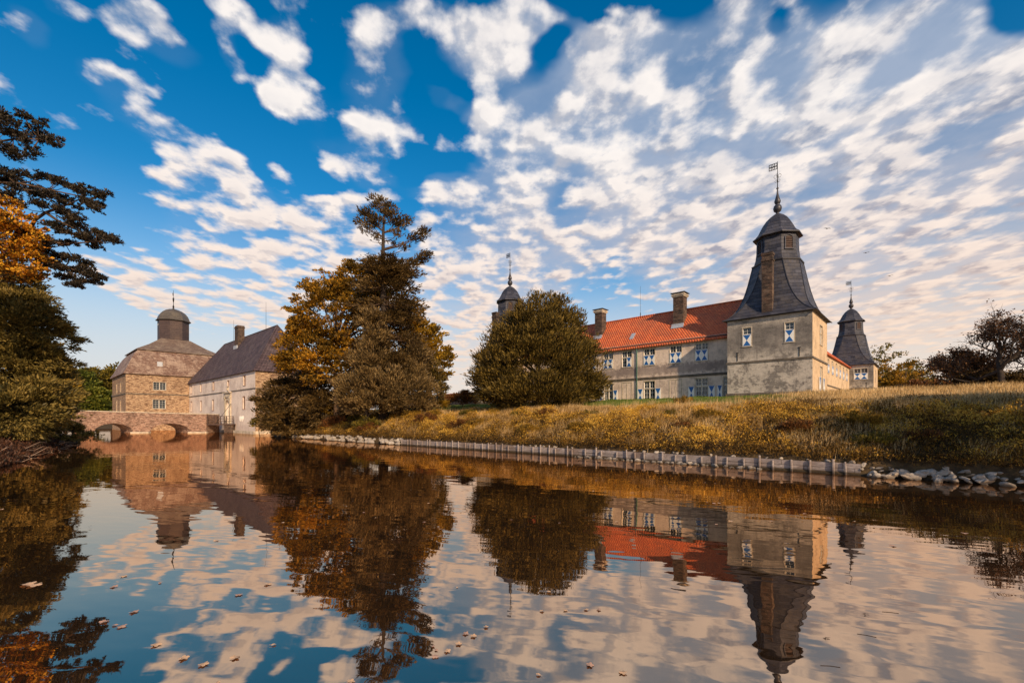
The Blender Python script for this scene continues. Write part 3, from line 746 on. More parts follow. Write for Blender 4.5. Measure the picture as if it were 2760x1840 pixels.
mb.quad((-.45, yL-yR, ztop(yL-yR)-1), (-.45, 0, ztop(0)-1), (-.45, 0, ztop(0)), (-.45, yL-yR, ztop(yL-yR)))
mb.quad((-BW+.45, yL-yR, ztop(yL-yR)-1), (-BW+.45, 0, ztop(0)-1), (-BW+.45, 0, ztop(0)), (-BW+.45, yL-yR, ztop(yL-yR)))
bo_ = mb.build('bridge_wall', M['bridge_stone'], br)
cp = MB()
for x0_, x1_ in ((-.5, .06), (-BW-.06, -BW+.5)):
    P = [(x0_, yL-yR, ztop(yL-yR)), (x1_, yL-yR, ztop(yL-yR)), (x1_, .05, ztop(0)), (x0_, .05, ztop(0))]
    cp.add([(p[0], p[1], p[2]+.002) for p in P] + [(p[0], p[1], p[2]+.16) for p in P], [(0,3,2,1),(4,5,6,7),(0,1,5,4),(1,2,6,5),(2,3,7,6),(3,0,4,7)])
cp.build('coping', M['stone'], br)
rg = MB()                                    # voussoir rings
for a, b in arches:
    c, h = (a+b)/2, (b-a)/2
    for i in range(22):
        t0, t1 = math.pi*(i+.06)/22, math.pi*(i+.94)/22; P = []
        for q in (.001, .05):
            for (t_, e) in ((t0, 0), (t0, .42), (t1, .42), (t1, 0)): P.append((q, c+(h+e)*math.cos(t_), .35+(1.62+e)*math.sin(t_)))
        rg.add(P, [(0,3,2,1),(4,5,6,7),(0,1,5,4),(1,2,6,5),(2,3,7,6),(3,0,4,7)])
rg.build('arch_ring', M['bridge_stone'], br)
ft = MB()
for (a, b) in ((arches[1][1], arches[2][0]), (arches[2][1], 0.4), (arches[0][1], arches[1][0])):
    ft = MB(); ft.box(.001, .7, a, b, -.8, .28); ft.build('pier_footing', M['stone'], br)
# timber drawbridge
db = tag(empty('drawbridge', (PR_.x, PR_.y, 1.6), BROT), 'dark wooden drawbridge with railings in front of the arched gate', 'drawbridge')
k = MB(); k.box(-4.0, -.2, .02, 5.3, .05, .27); k.build('deck', M['dark_wood'], db)
for sx, yend in ((-.26, 5.2), (-3.9, 1.6)):
    for i in range(5 if yend > 3 else 2):
        y_ = .12 + (yend-.2)*i/(4 if yend > 3 else 1)
        p = MB(); p.box(sx-.07, sx+.07, y_-.07, y_+.07, .27, 1.95); p.build('post', M['dark_wood'], db)
    r_ = MB()
    for zz_ in (.8, 1.3, 1.8): r_.box(sx-.045, sx+.045, .03, yend, zz_, zz_+.1)
    r_.build('railing', M['dark_wood'], db)
p = MB(); p.box(-3.6, -.4, 3.3, 5.0, -2.4, .045); p.build('support', M['brick'], db)
p = MB(); p.tube([(-.4, 1.6, .3), (-2.6, 3.6, 4.6)], .045, 4); p.build('chain', M['iron'], db)

# ---------------------------------------------------------------- terrain
def smooth(a, b, x):
    t = np.clip((x-a)/(b-a), 0, 1); return t*t*(3-2*t)
PR = np.array([(-40, -2), (26.5, -1.2), (28.3, -.25), (28.75, .1), (28.95, .62), (30, 1.15), (34, 2.55), (38, 3.5), (41, 3.92), (43, 4.2), (47, 4.82), (52, 5.26), (56, 5.32), (300, 5.3), (3000, 5.2)])
def edge_near(lx): return np.interp(lx, [-400, -150, -112, -90, -75, -60, -45, -30, -10, 10, 400], [6, 6, 6, 6, 4.6, 2.3, -.2, -2.6, -3.2, -3.4, -3.4])
def height(lx, ly):
    lx = np.asarray(lx, float); ly = np.asarray(ly, float)
    isl = np.interp(ly, PR[:, 0], PR[:, 1])
    isl = isl + (smooth(-5, 25, lx)*.25)*smooth(30, 41, ly)
    left = smooth(-86.5, -79, lx)                       # left end of the island
    isl = -1.6 + (isl+1.6) * np.where(isl > -1.6, left, 1)
    d = edge_near(lx) - ly
    near = np.interp(d, [-3, 0, 1.0, 3, 8, 40], [-1.6, -.1, .45, .9, 1.2, 1.6])
    far = np.interp(-lx, [172, 180, 186, 300], [-1.6, 0, 1.0, 2.2])
    court = np.minimum(np.interp(ly, [32, 34, 60], [-1.6, 1.4, 1.8]), np.interp(-lx, [97, 99, 120], [-1.6, 1.4, 1.6]))
    far2 = np.interp(ly, [120, 160, 3000], [-1.6, 2.0, 3.0])
    h = np.maximum.reduce([isl, near, far, court, far2])
    bump = .10*np.sin(lx*.9+ly*.37)*np.sin(ly*.8-lx*.21) + .05*np.sin(lx*2.3+1)*np.sin(ly*1.9)
    return h + bump*smooth(.6, 1.6, h)*(1-smooth(60, 90, np.abs(lx)+ly*0))
xs = np.concatenate([np.linspace(-2500, -400, 12), np.linspace(-380, -180, 18), np.linspace(-176, -92, 34), np.arange(-90, 40, .9), np.linspace(42, 200, 25), np.linspace(260, 2500, 12)])
ys = np.concatenate([np.linspace(-2500, -60, 14), np.linspace(-50, -8, 14), np.arange(-6, 9, .5), np.arange(10, 26, 2), np.arange(26, 50, .35), np.arange(51, 70, 1.5), np.linspace(75, 200, 26), np.linspace(230, 3000, 14)])
XX, YY = np.meshgrid(xs, ys, indexing='ij'); ZZ = height(XX, YY)
V = np.stack([XX*C_+YY*S_, -XX*S_+YY*C_, ZZ], -1).reshape(-1, 3)
nx, ny = len(xs), len(ys)
I, J = np.meshgrid(np.arange(nx-1), np.arange(ny-1), indexing='ij')
a = (I*ny+J).ravel(); Fq = np.stack([a, a+ny, a+ny+1, a+1], -1)
def mat_ground():
    m, t, out = material('turf and soil')
    pos = t.n('ShaderNodeNewGeometry').outputs['Position']; o = t.sep(pos)
    n1 = t.noise(pos, .35, 5, .6); n2 = t.noise(pos, 2.5, 5, .7); n3 = t.noise(pos, 9, 3, .6)
    soil = t.mix(t.rng(n2, .35, .65), (.035, .022, .012), (.10, .065, .028))
    lawn = t.mix(t.rng(n1, .35, .65), (.19, .21, .03), (.11, .15, .022))
    lawn = t.mix(t.rng(n3, .45, .7, 0, .6), lawn, (.16, .14, .04))
    ly = t.m('ADD', t.m('MULTIPLY', o[0], S_), t.m('MULTIPLY', o[1], C_))
    lxn = t.m('SUBTRACT', t.m('MULTIPLY', o[0], C_), t.m('MULTIPLY', o[1], S_))
    dry = t.mix(t.rng(n2, .35, .65), (.26, .17, .06), (.13, .085, .03))
    lawn = t.mix(t.rng(t.m('ADD', lxn, t.m('MULTIPLY', n1, 8)), -14, -6), lawn, dry)
    f = t.rng(ly, 40.5, 42.5)
    f = t.m('MULTIPLY', f, t.rng(o[2], 3.8, 4.3))
    col = t.mix(f, soil, lawn)
    col = t.mix(t.rng(o[2], .15, .0, 0, 1), col, (.02, .016, .011))
    finish(t, out, col, .95, n3, .6, .08)
    return m
g = mesh_np('ground', V, Fq, mat_ground(), None, True); tag(g, kind='structure')

# ---------------------------------------------------------------- water
def mat_water():
    m, t, out = material('still dark moat water')
    pos = t.n('ShaderNodeNewGeometry').outputs['Position']
    # ripples run across the moat: long in lx, short in ly
    rot = t.n('ShaderNodeMapping', {'Vector': pos, 'Rotation': (0, 0, .35)}).outputs[0]
    a = t.noise(t.v('MULTIPLY', rot, (.5, 1.1, 1)), 1.0, 2, .5)
    b = t.noise(t.v('MULTIPLY', pos, (.55, 1.8, 1)), 2.1, 2, .5)
    mod = t.rng(t.noise(pos, .06, 2, .5), .35, .65, .25, 1)
    h = t.m('ADD', t.m('MULTIPLY', a, .9), t.m('MULTIPLY', t.m('MULTIPLY', b, .09), mod))
    bmp = t.n('ShaderNodeBump', {'Strength': 1.0, 'Distance': .010, 'Height': h})
    gl = t.n('ShaderNodeBsdfGlossy', {'Color': (.93, .70, .52), 'Roughness': .012, 'Normal': bmp})
    di = t.n('ShaderNodeBsdfDiffuse', {'Color': (.028, .017, .010), 'Normal': bmp})
    fr = t.n('ShaderNodeFresnel', {'IOR': 1.6, 'Normal': bmp})
    f = t.rng(fr.outputs[0], .04, .5, .46, .80)
    t.put(out.inputs[0], t.n('ShaderNodeMixShader', {0: f, 1: di, 2: gl}))
    return m
wv = MB(); P = [W(-330, -60, 0), W(120, -60, 0), W(120, 60, 0), W(-330, 130, 0)]
wv.quad(*P); wo = wv.build('water', mat_water()); tag(wo, kind='structure')

# ---------------------------------------------------------------- foliage tools
def rdir(n):
    v = RNG.normal(size=(n, 3)); return v / np.linalg.norm(v, axis=1, keepdims=True)
def leaves(name, Cn, D, k, ln, wd, spread, mat, parent=None, flat=.6, along=.0, jitter=.6):
    """k pointed leaves round each spray centre Cn with main direction D"""
    n = len(Cn); N = n*k
    c = np.repeat(Cn, k, 0); d = np.repeat(D, k, 0)
    off = RNG.normal(size=(N, 3)) * spread; off[:, 2] *= flat
    c = c + off + d * (RNG.random((N, 1)) * along)
    a = d + rdir(N) * jitter; a /= np.linalg.norm(a, axis=1, keepdims=True) + 1e-9
    s = np.cross(a, rdir(N)); s /= np.linalg.norm(s, axis=1, keepdims=True) + 1e-9
    L = ln * (.6 + .8*RNG.random((N, 1))); w_ = wd * (.6 + .8*RNG.random((N, 1)))
    V = np.stack([c, c + a*L*.45 + s*w_*.5, c + a*L, c + a*L*.45 - s*w_*.5], 1).reshape(-1, 3)
    Fq = np.arange(N*4).reshape(-1, 4)
    return mesh_np(name, V, Fq, mat, parent)

def boughs(lobes, n, rb, shell=.72, low=-.55):
    """bough centres through the outer part of ellipsoid lobes; returns centres and outward directions"""
    vol = np.array([l[3]*l[4] + l[4]*l[5] + l[3]*l[5] for l in lobes]); cnt = np.maximum(3, (n*vol/vol.sum()).astype(int))
    Cs, Ds = [], []
    for l, c in zip(lobes, cnt):
        d = rdir(c*3); d = d[d[:, 2] > low][:c]
        r = shell + (1-shell) * RNG.random((len(d), 1))**.6
        r[RNG.random(len(d)) < .22] *= .6
        az = np.arctan2(d[:, 1], d[:, 0]); ph = RNG.random()*6.28      # uneven outline
        r = r * (1 + .10*np.sin(4*az + 3*d[:, 2] + ph) + .07*np.sin(9*az - 7*d[:, 2] + ph*2))[:, None]
        p = d * r * (np.array(l[3:6]) - rb*.4) + np.array(l[:3])
        Cs.append(p); Ds.append(d)
    Cs, Ds = np.concatenate(Cs), np.concatenate(Ds)
    # drop those deep inside another lobe
    keep = np.ones(len(Cs), bool)
    for l in lobes:
        q = np.linalg.norm((Cs - np.array(l[:3])) / np.array(l[3:6]), axis=1); keep &= q > .42
    return Cs[keep], Ds[keep]

def tree(name, base, lobes, n, rb, sprays, k, ln, wd, mat, label, cat='tree', group=None, trunk_r=.4, top=None, bark='bark', flat=.5, updir=.3, jitter=.6, bflat=.55, limbs=40, along=.0, low=-.55, outer=.6, spread=None, lean=(0, 0)):
    """lobes relative to base"""
    R = tag(empty(name, base), label, cat, group)
    Cs, Ds = boughs(lobes, n, rb, low=low)
    zt = top if top else max(l[2] for l in lobes)
    t = MB(); pts = [(lean[0]*zt*q*q + .12*math.sin(q*7), lean[1]*zt*q*q + .1*math.cos(q*5), zt*q - .3) for q in np.linspace(0, 1, 7)]
    t.tube(pts, [trunk_r*(1.25 if i == 0 else 1-.8*i/6) for i in range(7)], 8)
    t.build('trunk', M[bark], R, True)
    if limbs:
        lb = MB(); idx = RNG.choice(len(Cs), min(limbs, len(Cs)), replace=False)
        for i in idx:
            c = Cs[i]; hz = max(.12*zt, min(zt*.95, c[2] - .45*math.hypot(c[0], c[1]))); q = min(1, max(0, hz/zt))
            s_ = Vector((lean[0]*zt*q*q, lean[1]*zt*q*q, hz)); e = Vector(c); md = s_.lerp(e, .5) + Vector((0, 0, .12*(e-s_).length))
            r0 = trunk_r*.32
            lb.tube([s_, md, e], [r0, r0*.6, r0*.2], 4)
        lb.build('branches', M[bark], R)
    # sprays inside every bough
    m_ = len(Cs)
    c = np.repeat(Cs, sprays, 0); d = np.repeat(Ds, sprays, 0)
    size = np.repeat(RNG.uniform(.6, 1.3, (m_, 1)), sprays, 0)
    off = rdir(len(c)) * (RNG.random((len(c), 1))**.45) * rb * size; off[:, 2] *= bflat
    c = c + off
    dd = d*outer + off/rb*.5 + np.array([0, 0, updir]); dd /= np.linalg.norm(dd, axis=1, keepdims=True) + 1e-9
    leaves('crown', c, dd, k, ln, wd, spread if spread else ln*.5, mat, R, flat, along, jitter)
    return R

L_YEW = mat_leaf('yew needles', [(.024, .018, .005), (.085, .060, .014), (.21, .142, .03)], .75, .2, .55, .8)
L_YEWG = mat_leaf('grey brown conifer sprays', [(.045, .030, .013), (.14, .092, .036), (.26, .175, .07)], .45, .2)
L_DARK = mat_leaf('dark fir needles', [(.026, .017, .006), (.075, .047, .015), (.15, .092, .028)], .5, .15)
L_PINE = mat_leaf('pine needles', [(.010, .010, .008), (.028, .022, .014), (.06, .042, .022)], .8, .1)
L_AUT = mat_leaf('turning lime leaves', [(.05, .032, .008), (.14, .085, .013), (.32, .18, .02), (.60, .30, .025)], .22, .45)
L_GOLD = mat_leaf('golden leaves', [(.08, .05, .01), (.30, .18, .02), (.58, .35, .03)], .35, .5)
L_ORANGE = mat_leaf('orange maple leaves', [(.07, .045, .012), (.34, .12, .01), (.75, .30, .018), (.88, .50, .05)], .9, .5, .55, .9)
L_GREEN = mat_leaf('olive green leaves', [(0.043, 0.054, 0.010), (0.119, 0.145, 0.020), (0.272, 0.255, 0.034)], .1, .4)
L_OLIVE = mat_leaf('brown olive leaves', [(.045, .042, .010), (.14, .11, .02), (.30, .22, .03)], .15, .4)
L_LEFT = mat_leaf('green brown conifer sprays', [(.055, .045, .012), (.15, .112, .026), (.30, .21, .055)], .5, .2)
L_SHRUB = mat_leaf('yellow brown shrub leaves', [(0.084, 0.054, 0.012), (0.240, 0.144, 0.022), (0.480, 0.276, 0.036)], .6, .4)
L_OAK = mat_leaf('withered oak leaves', [(0.030, 0.018, 0.012), (0.090, 0.047, 0.026), (0.210, 0.104, 0.041)], .5, .3)
L_RUSSET = mat_leaf('russet leaves', [(.05, .025, .010), (.13, .055, .018), (.28, .11, .03)], .6, .35)

def gz(p): return float(height(*toL(p)))
def gbase(px, d):
    p = at(px, HY, d); p.z = gz(p); return p
def pl(base, px, py, d):                     # point relative to a base
    q = at(px, py, d) - base; return q
def lobe(base, px, py, d, rx, ry, rz):
    q = at(px, py, d) - base; return (q.x, q.y, q.z, rx, ry, rz)

D2 = 2760/2352
# big round yew
b = gbase(1452, 56)
sc = 56/F
lb_ = [lobe(b, 1448, 985, 56, 6.2, 6.2, 6.6), lobe(b, 1362, 1000, 55, 3.7, 4.0, 4.6), lobe(b, 1545, 1000, 56, 3.7, 4.0, 5.0), lobe(b, 1450, 885, 56, 3.9, 3.9, 4.4), lobe(b, 1515, 905, 56.5, 3.2, 3.2, 4.0), lobe(b, 1330, 1035, 55.5, 2.4, 2.6, 2.6), lobe(b, 1585, 1040, 56, 2.2, 2.6, 2.2), lobe(b, 1395, 920, 56, 3.0, 3.2, 3.8), lobe(b, 1450, 1058, 55, 6.6, 6, 2.4)]
tree('yew_tree', b, lb_, 1150, 1.05, 18, 7, .40, .10, L_YEW, 'big round dark yew tree standing alone on the lawn crest', 'yew tree', trunk_r=.6, top=9, bark='bark_dark', updir=.6, jitter=.33, along=.55, low=-.9, limbs=30)

# fir with a bare upper trunk
b = gbase(1033, 62)
fir = tag(empty('fir_tree', b), 'tall fir with bare upper trunk and tufted flat-topped crown, the tallest tree', 'fir tree')
zt = pl(b, 1035, 560, 62).z
t = MB(); q = [(0, 0, -.3), (.1, 0, zt*.4), (-.05, 0, zt*.7), (0, 0, zt*.88), (.15, 0, zt)]
t.tube(q, [.7, .5, .3, .2, .05], 8); t.build('trunk', M['bark_dark'], fir, True)
tops = [(838, 490, 3, 532), (832, 512, 2.4, 545), (850, 500, 3, 530), (858, 520, 3, 545), (843, 530, 2, 550), (866, 478, 2.6, 505), (880, 470, 2.6, 490), (895, 482, 3, 500), (905, 498, 2.6, 515), (884, 495, 3, 510), (868, 508, 3, 525), (905, 515, 3, 535), (920, 520, 2.6, 535), (932, 510, 2.2, 535), (912, 540, 2, 555), (972, 536, 2.4, 572), (960, 546, 2.6, 574), (948, 552, 1.6, 574), (930, 572, 1.4, 585), (905, 562, 1.2, 575), (975, 588, 3, 610), (962, 600, 3.2, 612), (945, 608, 3, 620), (925, 612, 2.4, 622), (865, 548, 1.4, 565), (862, 462, 1.4, 485)]
br_ = MB(); CC, DD = [], []
for (x, y, n, yt) in tops:
    e = pl(b, x*D2, y*D2, 62 + random.uniform(-.9, .9)); hz = min(zt*.985, pl(b, 880*D2, yt*D2, 62).z)
    s_ = Vector((.0, 0, hz)); br_.tube([s_, s_.lerp(e, .55) + Vector((0, 0, -.25)), e], [.1, .06, .03], 4)
    for _ in range(int(n*13)):
        v_ = Vector(rdir(1)[0]) * random.random()**.4; v_.z *= .5
        CC.append(e + v_*.85 + Vector((0, 0, .1))); DD.append((v_*.6 + Vector((e.x*.15, 0, .5))).normalized())
for x, y in ((1003, 652), (1003, 690), (1050, 690), (1060, 640), (1015, 715)):
    e = pl(b, x, y, 62); br_.tube([(0, 0, e.z-.2), e], [.06, .015], 4)
# lower crown
prof = [(612, 880, 42), (625, 885, 75), (640, 890, 85), (650, 890, 85), (690, 895, 90), (730, 900, 85), (770, 905, 90), (820, 905, 100), (870, 900, 110), (910, 890, 120)]
for (y, cx_, hw_) in prof:
    for i in range(20):
        a_ = random.uniform(0, 2*math.pi); rr = hw_*D2*62/F*random.uniform(.55, 1.0)*(1.15 if i % 5 == 0 else .8)
        c0 = pl(b, cx_*D2, (y+random.uniform(-6, 18))*D2, 62)
        e = c0 + Vector((math.cos(a_)*rr, math.sin(a_)*rr, -.12*rr + (.35*rr if y < 650 else 0)))
        br_.tube([(0, 0, e.z + .2*rr), (c0 + (e-c0)*.5), e], [.09, .06, .02], 4)
        for j in range(26):
            u_ = random.uniform(.35, 1.05); v_ = Vector(rdir(1)[0]); v_.z *= .4
            CC.append(c0.lerp(e, u_) + v_*.75 + Vector((0, 0, .1*rr*(1-u_)))); DD.append((Vector((math.cos(a_), math.sin(a_), .3)) + v_*.7).normalized())
br_.build('branches', M['bark'], fir)
leaves('crown', np.array([tuple(c) for c in CC]), np.array([tuple(c) for c in DD]), 7, .42, .13, .2, L_DARK, fir, .5, .2, .5)

# turning broadleaf tree left of the fir
b = gbase(905, 68)
lb_ = [lobe(b, 900, 850, 68, 6.8, 6, 6.0), lobe(b, 905, 815, 69, 3.7, 4, 3.7), lobe(b, 968, 780, 70, 4.0, 5, 3.9), lobe(b, 828, 900, 67, 2.5, 3, 2.4), lobe(b, 840, 960, 67, 5.6, 5, 4.4), lobe(b, 925, 990, 66, 6.4, 5, 5.0), lobe(b, 1080, 900, 70, 4.6, 5, 5.4), lobe(b, 798, 985, 67, 2.6, 3, 2.6), lobe(b, 1030, 850, 70, 5, 5, 5), lobe(b, 1000, 1000, 66, 5, 4, 5)]
tree('broadleaf_tree', b, lb_, 980, 1.15, 15, 6, .36, .22, L_AUT, 'broad tree with browning golden leaves, left of the tall fir', 'tree', trunk_r=.5, top=13, updir=.1, bflat=.4, flat=.45, limbs=70)
b = gbase(1150, 70)
tree('broadleaf_tree', b, [lobe(b, 1150, 945, 70, 3.8, 4, 5.0), lobe(b, 1125, 985, 69, 3.5, 4, 4.0), lobe(b, 1165, 1000, 69, 3.4, 3, 3.6)], 130, 1.1, 14, 6, .4, .26, L_GOLD, 'bright golden tree glowing on the right side of the tall fir', 'tree', trunk_r=.3, top=9, bflat=.45, limbs=30)
# grey-brown conifers in front
b = gbase(985, 60)
tree('cypress_tree', b, [lobe(b, 1000, 1010, 60, 3.0, 3.2, 5.0), lobe(b, 1010, 915, 60, 1.9, 2.2, 4.2), lobe(b, 1000, 1085, 59, 3.8, 3, 1.6), lobe(b, 960, 1055, 59, 2.8, 3, 2.8), lobe(b, 1050, 1050, 59, 3.0, 3, 3.0)], 330, .85, 15, 7, .4, .12, L_YEWG, 'grey-brown cypress with upswept sprays, in front of the tall fir', 'cypress', trunk_r=.4, top=10, bark='bark_dark', updir=.6, jitter=.4, along=.25, low=-.9, limbs=20)
b = gbase(1095, 62)
tree('cypress_tree', b, [lobe(b, 1095, 1040, 62, 3.4, 3.2, 4.0), lobe(b, 1120, 1060, 61, 3.0, 3, 2.8), lobe(b, 1110, 1090, 61, 3.6, 3, 1.4), lobe(b, 1130, 960, 63, 2.0, 2.4, 3.0), lobe(b, 1065, 1000, 62, 2.4, 2.4, 3.0)], 230, 1.0, 15, 7, .4, .12, L_YEWG, 'bushy brown conifer at the right foot of the tall fir', 'cypress', trunk_r=.3, top=6, bark='bark_dark', updir=.5, jitter=.45, along=.2, low=-.9, limbs=15)
b = gbase(1160, 66)
tree('yew_tree', b, [lobe(b, 1160, 1045, 66, 2.4, 2.5, 3.2), lobe(b, 1150, 1000, 66, 1.6, 1.8, 3.0)], 90, .9, 14, 7, .38, .12, L_YEW, 'narrow dark yew closing the right end of the tree clump', 'yew tree', trunk_r=.25, top=5, bark='bark_dark', updir=.5, low=-.9, limbs=10)
# dark drooping spruce at the left end of the island
b = gbase(775, 72)
lb_ = [lobe(b, 775, 1085, 72, 4.6, 4.2, 4.4), lobe(b, 758, 1125, 71, 2.8, 3.4, 2.8), lobe(b, 768, 1050, 72, 2.4, 3.0, 2.0), lobe(b, 830, 1060, 71, 4.0, 4, 4.2), lobe(b, 800, 1140, 70, 4.2, 3.8, 2.6), lobe(b, 742, 1085, 72, 1.7, 2, 1.4), lobe(b, 880, 1100, 68, 4, 3.6, 3.0)]
tree('spruce_tree', b, lb_, 420, 1.25, 15, 7, .46, .14, L_DARK, 'dark spreading spruce overhanging the water beside the gatehouse', 'spruce', trunk_r=.4, top=9, bark='bark_dark', updir=-.05, bflat=.3, jitter=.5, along=.25, low=-.95, limbs=25)
b = gbase(700, 73.5)
tree('hanging_shrub', b, [lobe(b, 705, 1120, 73.5, 1.3, 1.5, 2.2)], 22, .8, 12, 7, .4, .14, L_OLIVE, 'small olive shrub hanging against the gatehouse corner', 'shrub', trunk_r=.1, top=4, low=-.95, limbs=8)

# shrubs on the bank
SH = [(868, 75, 2.5, 'golden broom-like shrub at the left end of the grassy bank', L_SHRUB), (930, 70.5, 2.1, 'feathery yellow shrub left of the pale grass', L_SHRUB), (818, 76, 2.1, 'olive shrub above the first shore stones', L_OLIVE),
      (905, 65.6, 1.3, 'low brown shrub just above the pale stones', L_RUSSET), (990, 59, 1.2, 'dark low shrub above the stones where the timber wall begins', L_OLIVE),
      (1245, 72, 1.7, 'russet shrub in front of the low brick garden wall', L_RUSSET), (1180, 70, 1.3, 'round golden bush right of the tree clump', L_GOLD), (1838, 43, .45, 'small reddish sapling on the crest below the ground floor windows', L_SHRUB)]
for (px, d, r, lab, mt) in SH:
    b = gbase(px, d)
    tree('shrub', b, [(0, 0, r*.6, r*1.25, r*1.1, r*.9), (r*.7, 0, r*.5, r*.8, r*.8, r*.7), (-r*.8, .2, r*.5, r*.9, r*.8, r*.7)], int(45*r), .5, 12, 6, .28, .1, mt, lab, 'shrub', trunk_r=.06*r, top=r, updir=.7, jitter=.5, low=-.4, limbs=10)

rw_ = random.Random(3)
CL = [(L_SHRUB, 'bushy golden weed clump on the slope of the bank', 'golden weed clumps on the bank'), (L_OLIVE, 'bushy olive weed clump on the slope of the bank', 'olive weed clumps on the bank'), (L_RUSSET, 'bushy russet weed clump on the slope of the bank', 'russet weed clumps on the bank')]
for i in range(30):
    lx_ = -74 + 76*(i + rw_.random())/30; ly_ = rw_.uniform(30.0, 36.5); r = rw_.uniform(.45, .95) * (1.25 if lx_ < -35 else .85)
    mt, lab, grp = CL[i % 3] if i % 5 else CL[0]
    tree('weed_clump', W(lx_, ly_, float(height(lx_, ly_))), [(0, 0, r*.45, r*1.4, r*1.2, r*.75), (r*.8, 0, r*.3, r, r, r*.55)], int(50*r)+12, .35, 12, 7, .13, .05, mt, lab, 'weeds', grp, trunk_r=.03, top=r, updir=.8, jitter=.5, low=-.3, limbs=6)

# garden wall beyond the lawn
gwl = tag(empty('garden_wall', W(-75, 66, 4.9), ROT), 'low brick garden wall seen between the fir clump and the yew', 'garden wall')
k = MB(); k.box(-10, 9, 0, .5, -1, 3.5); k.build('wall', M['garden_brick'], gwl)
k = MB(); k.box(-10.1, 9.1, -.1, .6, 3.502, 3.7); k.build('coping', M['red_tiles'], gwl)

# ---------------------------------------------------------------- left foreground trees
b = gbase(40, 43.5)
lb_ = [lobe(b, 20, 1010, 42, 4.4, 4, 4.4), lobe(b, 60, 900, 42, 3.6, 3.6, 4.0), lobe(b, 10, 830, 43, 3.4, 3.4, 4.0), lobe(b, 70, 985, 43, 2.4, 3, 2.6), lobe(b, 75, 1085, 41, 3.8, 3.4, 2.8), lobe(b, 60, 810, 43, 1.8, 2, 1.8), lobe(b, -60, 900, 42, 4, 4, 6), lobe(b, 110, 880, 43, 2.0, 2, 1.0), lobe(b, 155, 908, 43, 1.6, 2, .45), lobe(b, 20, 760, 43, 1.6, 2, 1.6), lobe(b, 30, 1120, 39, 3.4, 3, 2.6)]
tree('yew_tree', b, lb_, 900, .95, 17, 7, .34, .12, L_LEFT, 'tall green-brown yew filling the left edge by the water', 'yew tree', trunk_r=.5, top=13, bark='bark_dark', updir=.1, bflat=.35, jitter=.5, along=.22, low=-.9, limbs=30)
b = gbase(200, 54)
tree('yew_tree', b, [lobe(b, 110, 1105, 50, 2.6, 3, 2.6), lobe(b, 175, 1160, 50, 1.9, 2.2, 1.2), lobe(b, 215, 1178, 50, 1.3, 1.6, .7), lobe(b, 90, 1150, 48, 3, 3, 2.0), lobe(b, 90, 1060, 52, 2.2, 2.6, 2.2)], 240, .8, 14, 7, .32, .10, L_LEFT, 'low spreading evergreen in front of the left end of the bridge', 'evergreen', trunk_r=.2, top=3, bark='bark_dark', updir=.3, bflat=.4, low=-.9, limbs=16)
b = gbase(-90, 34)
tree('maple_tree', b, [lobe(b, 20, 650, 34, 2.3, 2.2, 2.3), lobe(b, -10, 600, 34, 2.0, 2, 2.2), lobe(b, 72, 700, 34.5, 1.3, 1.6, 1.3), lobe(b, 50, 640, 34, 1.5, 1.4, 1.4), lobe(b, -60, 680, 34, 3, 2.4, 3), lobe(b, 95, 735, 34, .8, .9, .6), lobe(b, 45, 740, 34.5, 1.5, 1.4, 1.1)], 330, .50, 11, 5, .21, .15, L_ORANGE, 'orange maple glowing above the dark yew at the left edge', 'maple', trunk_r=.25, top=14, bflat=.4, limbs=50)
b = gbase(135, 62)
tree('maple_tree', b, [lobe(b, 130, 1000, 62, 3.2, 3, 3.2), lobe(b, 150, 1040, 62, 2.4, 2.4, 2.4), lobe(b, 95, 960, 62, 3, 3, 3), lobe(b, 120, 1060, 62, 3, 3, 3)], 130, 1.0, 14, 6, .36, .26, L_GOLD, 'small golden maple between the yew and the wood', 'maple', trunk_r=.25, top=8, bflat=.45, limbs=30)
# pine reaching in from the left
b = gbase(-160, 37)
pine = tag(empty('pine_tree', b), 'dark pine reaching into the sky from the left edge', 'pine tree')
PC = [(10, 262), (45, 275), (80, 290), (112, 325), (60, 318), (20, 300), (0, 345), (30, 358), (-20, 300), (0, 280), (90, 318), (60, 350), (-30, 345),
      (15, 395), (50, 405), (90, 412), (130, 420), (165, 432), (200, 440), (235, 452), (30, 430), (70, 440), (110, 452), (150, 462), (190, 470), (222, 478), (45, 465), (135, 490), (170, 498), (120, 520), (150, 530), (185, 520), (215, 540), (245, 548), (262, 552), (100, 470), (0, 420), (10, 450), (190, 545), (225, 560), (150, 560), (115, 555), (-20, 400), (-30, 450),
      (95, 570), (130, 590), (165, 600), (195, 612), (220, 632), (140, 620), (175, 630), (205, 640), (120, 605), (150, 640), (85, 585), (185, 652)]
t = MB(); tr = [pl(b, -160, 1190, 37), pl(b, -150, 900, 37), pl(b, -130, 600, 37), pl(b, -120, 350, 37), pl(b, -90, 200, 37)]
t.tube(tr, [.45, .38, .32, .24, .1], 8); t.build('trunk', M['bark'], pine, True)
limb = MB()
def P_(x, y, d=37): return pl(b, x*D2, y*D2, d)
main = [[(-105, 620), (-20, 600), (40, 575), (62, 540), (80, 505), (105, 488), (135, 478), (190, 455)], [(62, 540), (100, 555), (150, 560), (220, 555)], [(60, 560), (100, 590), (150, 610), (200, 635)], [(-100, 460), (-20, 420), (40, 420), (110, 435), (180, 450)], [(-100, 350), (-30, 330), (30, 320), (90, 320)], [(105, 488), (130, 505), (160, 520), (200, 540)]]
for ml in main:
    pts = [P_(*q) for q in ml]; limb.tube(pts, np.linspace(.26 if ml is main[0] else .12, .04, len(pts)), 6)
CC, DD = [], []
allp = [P_(*q) for ml in main for q in ml[1:]]
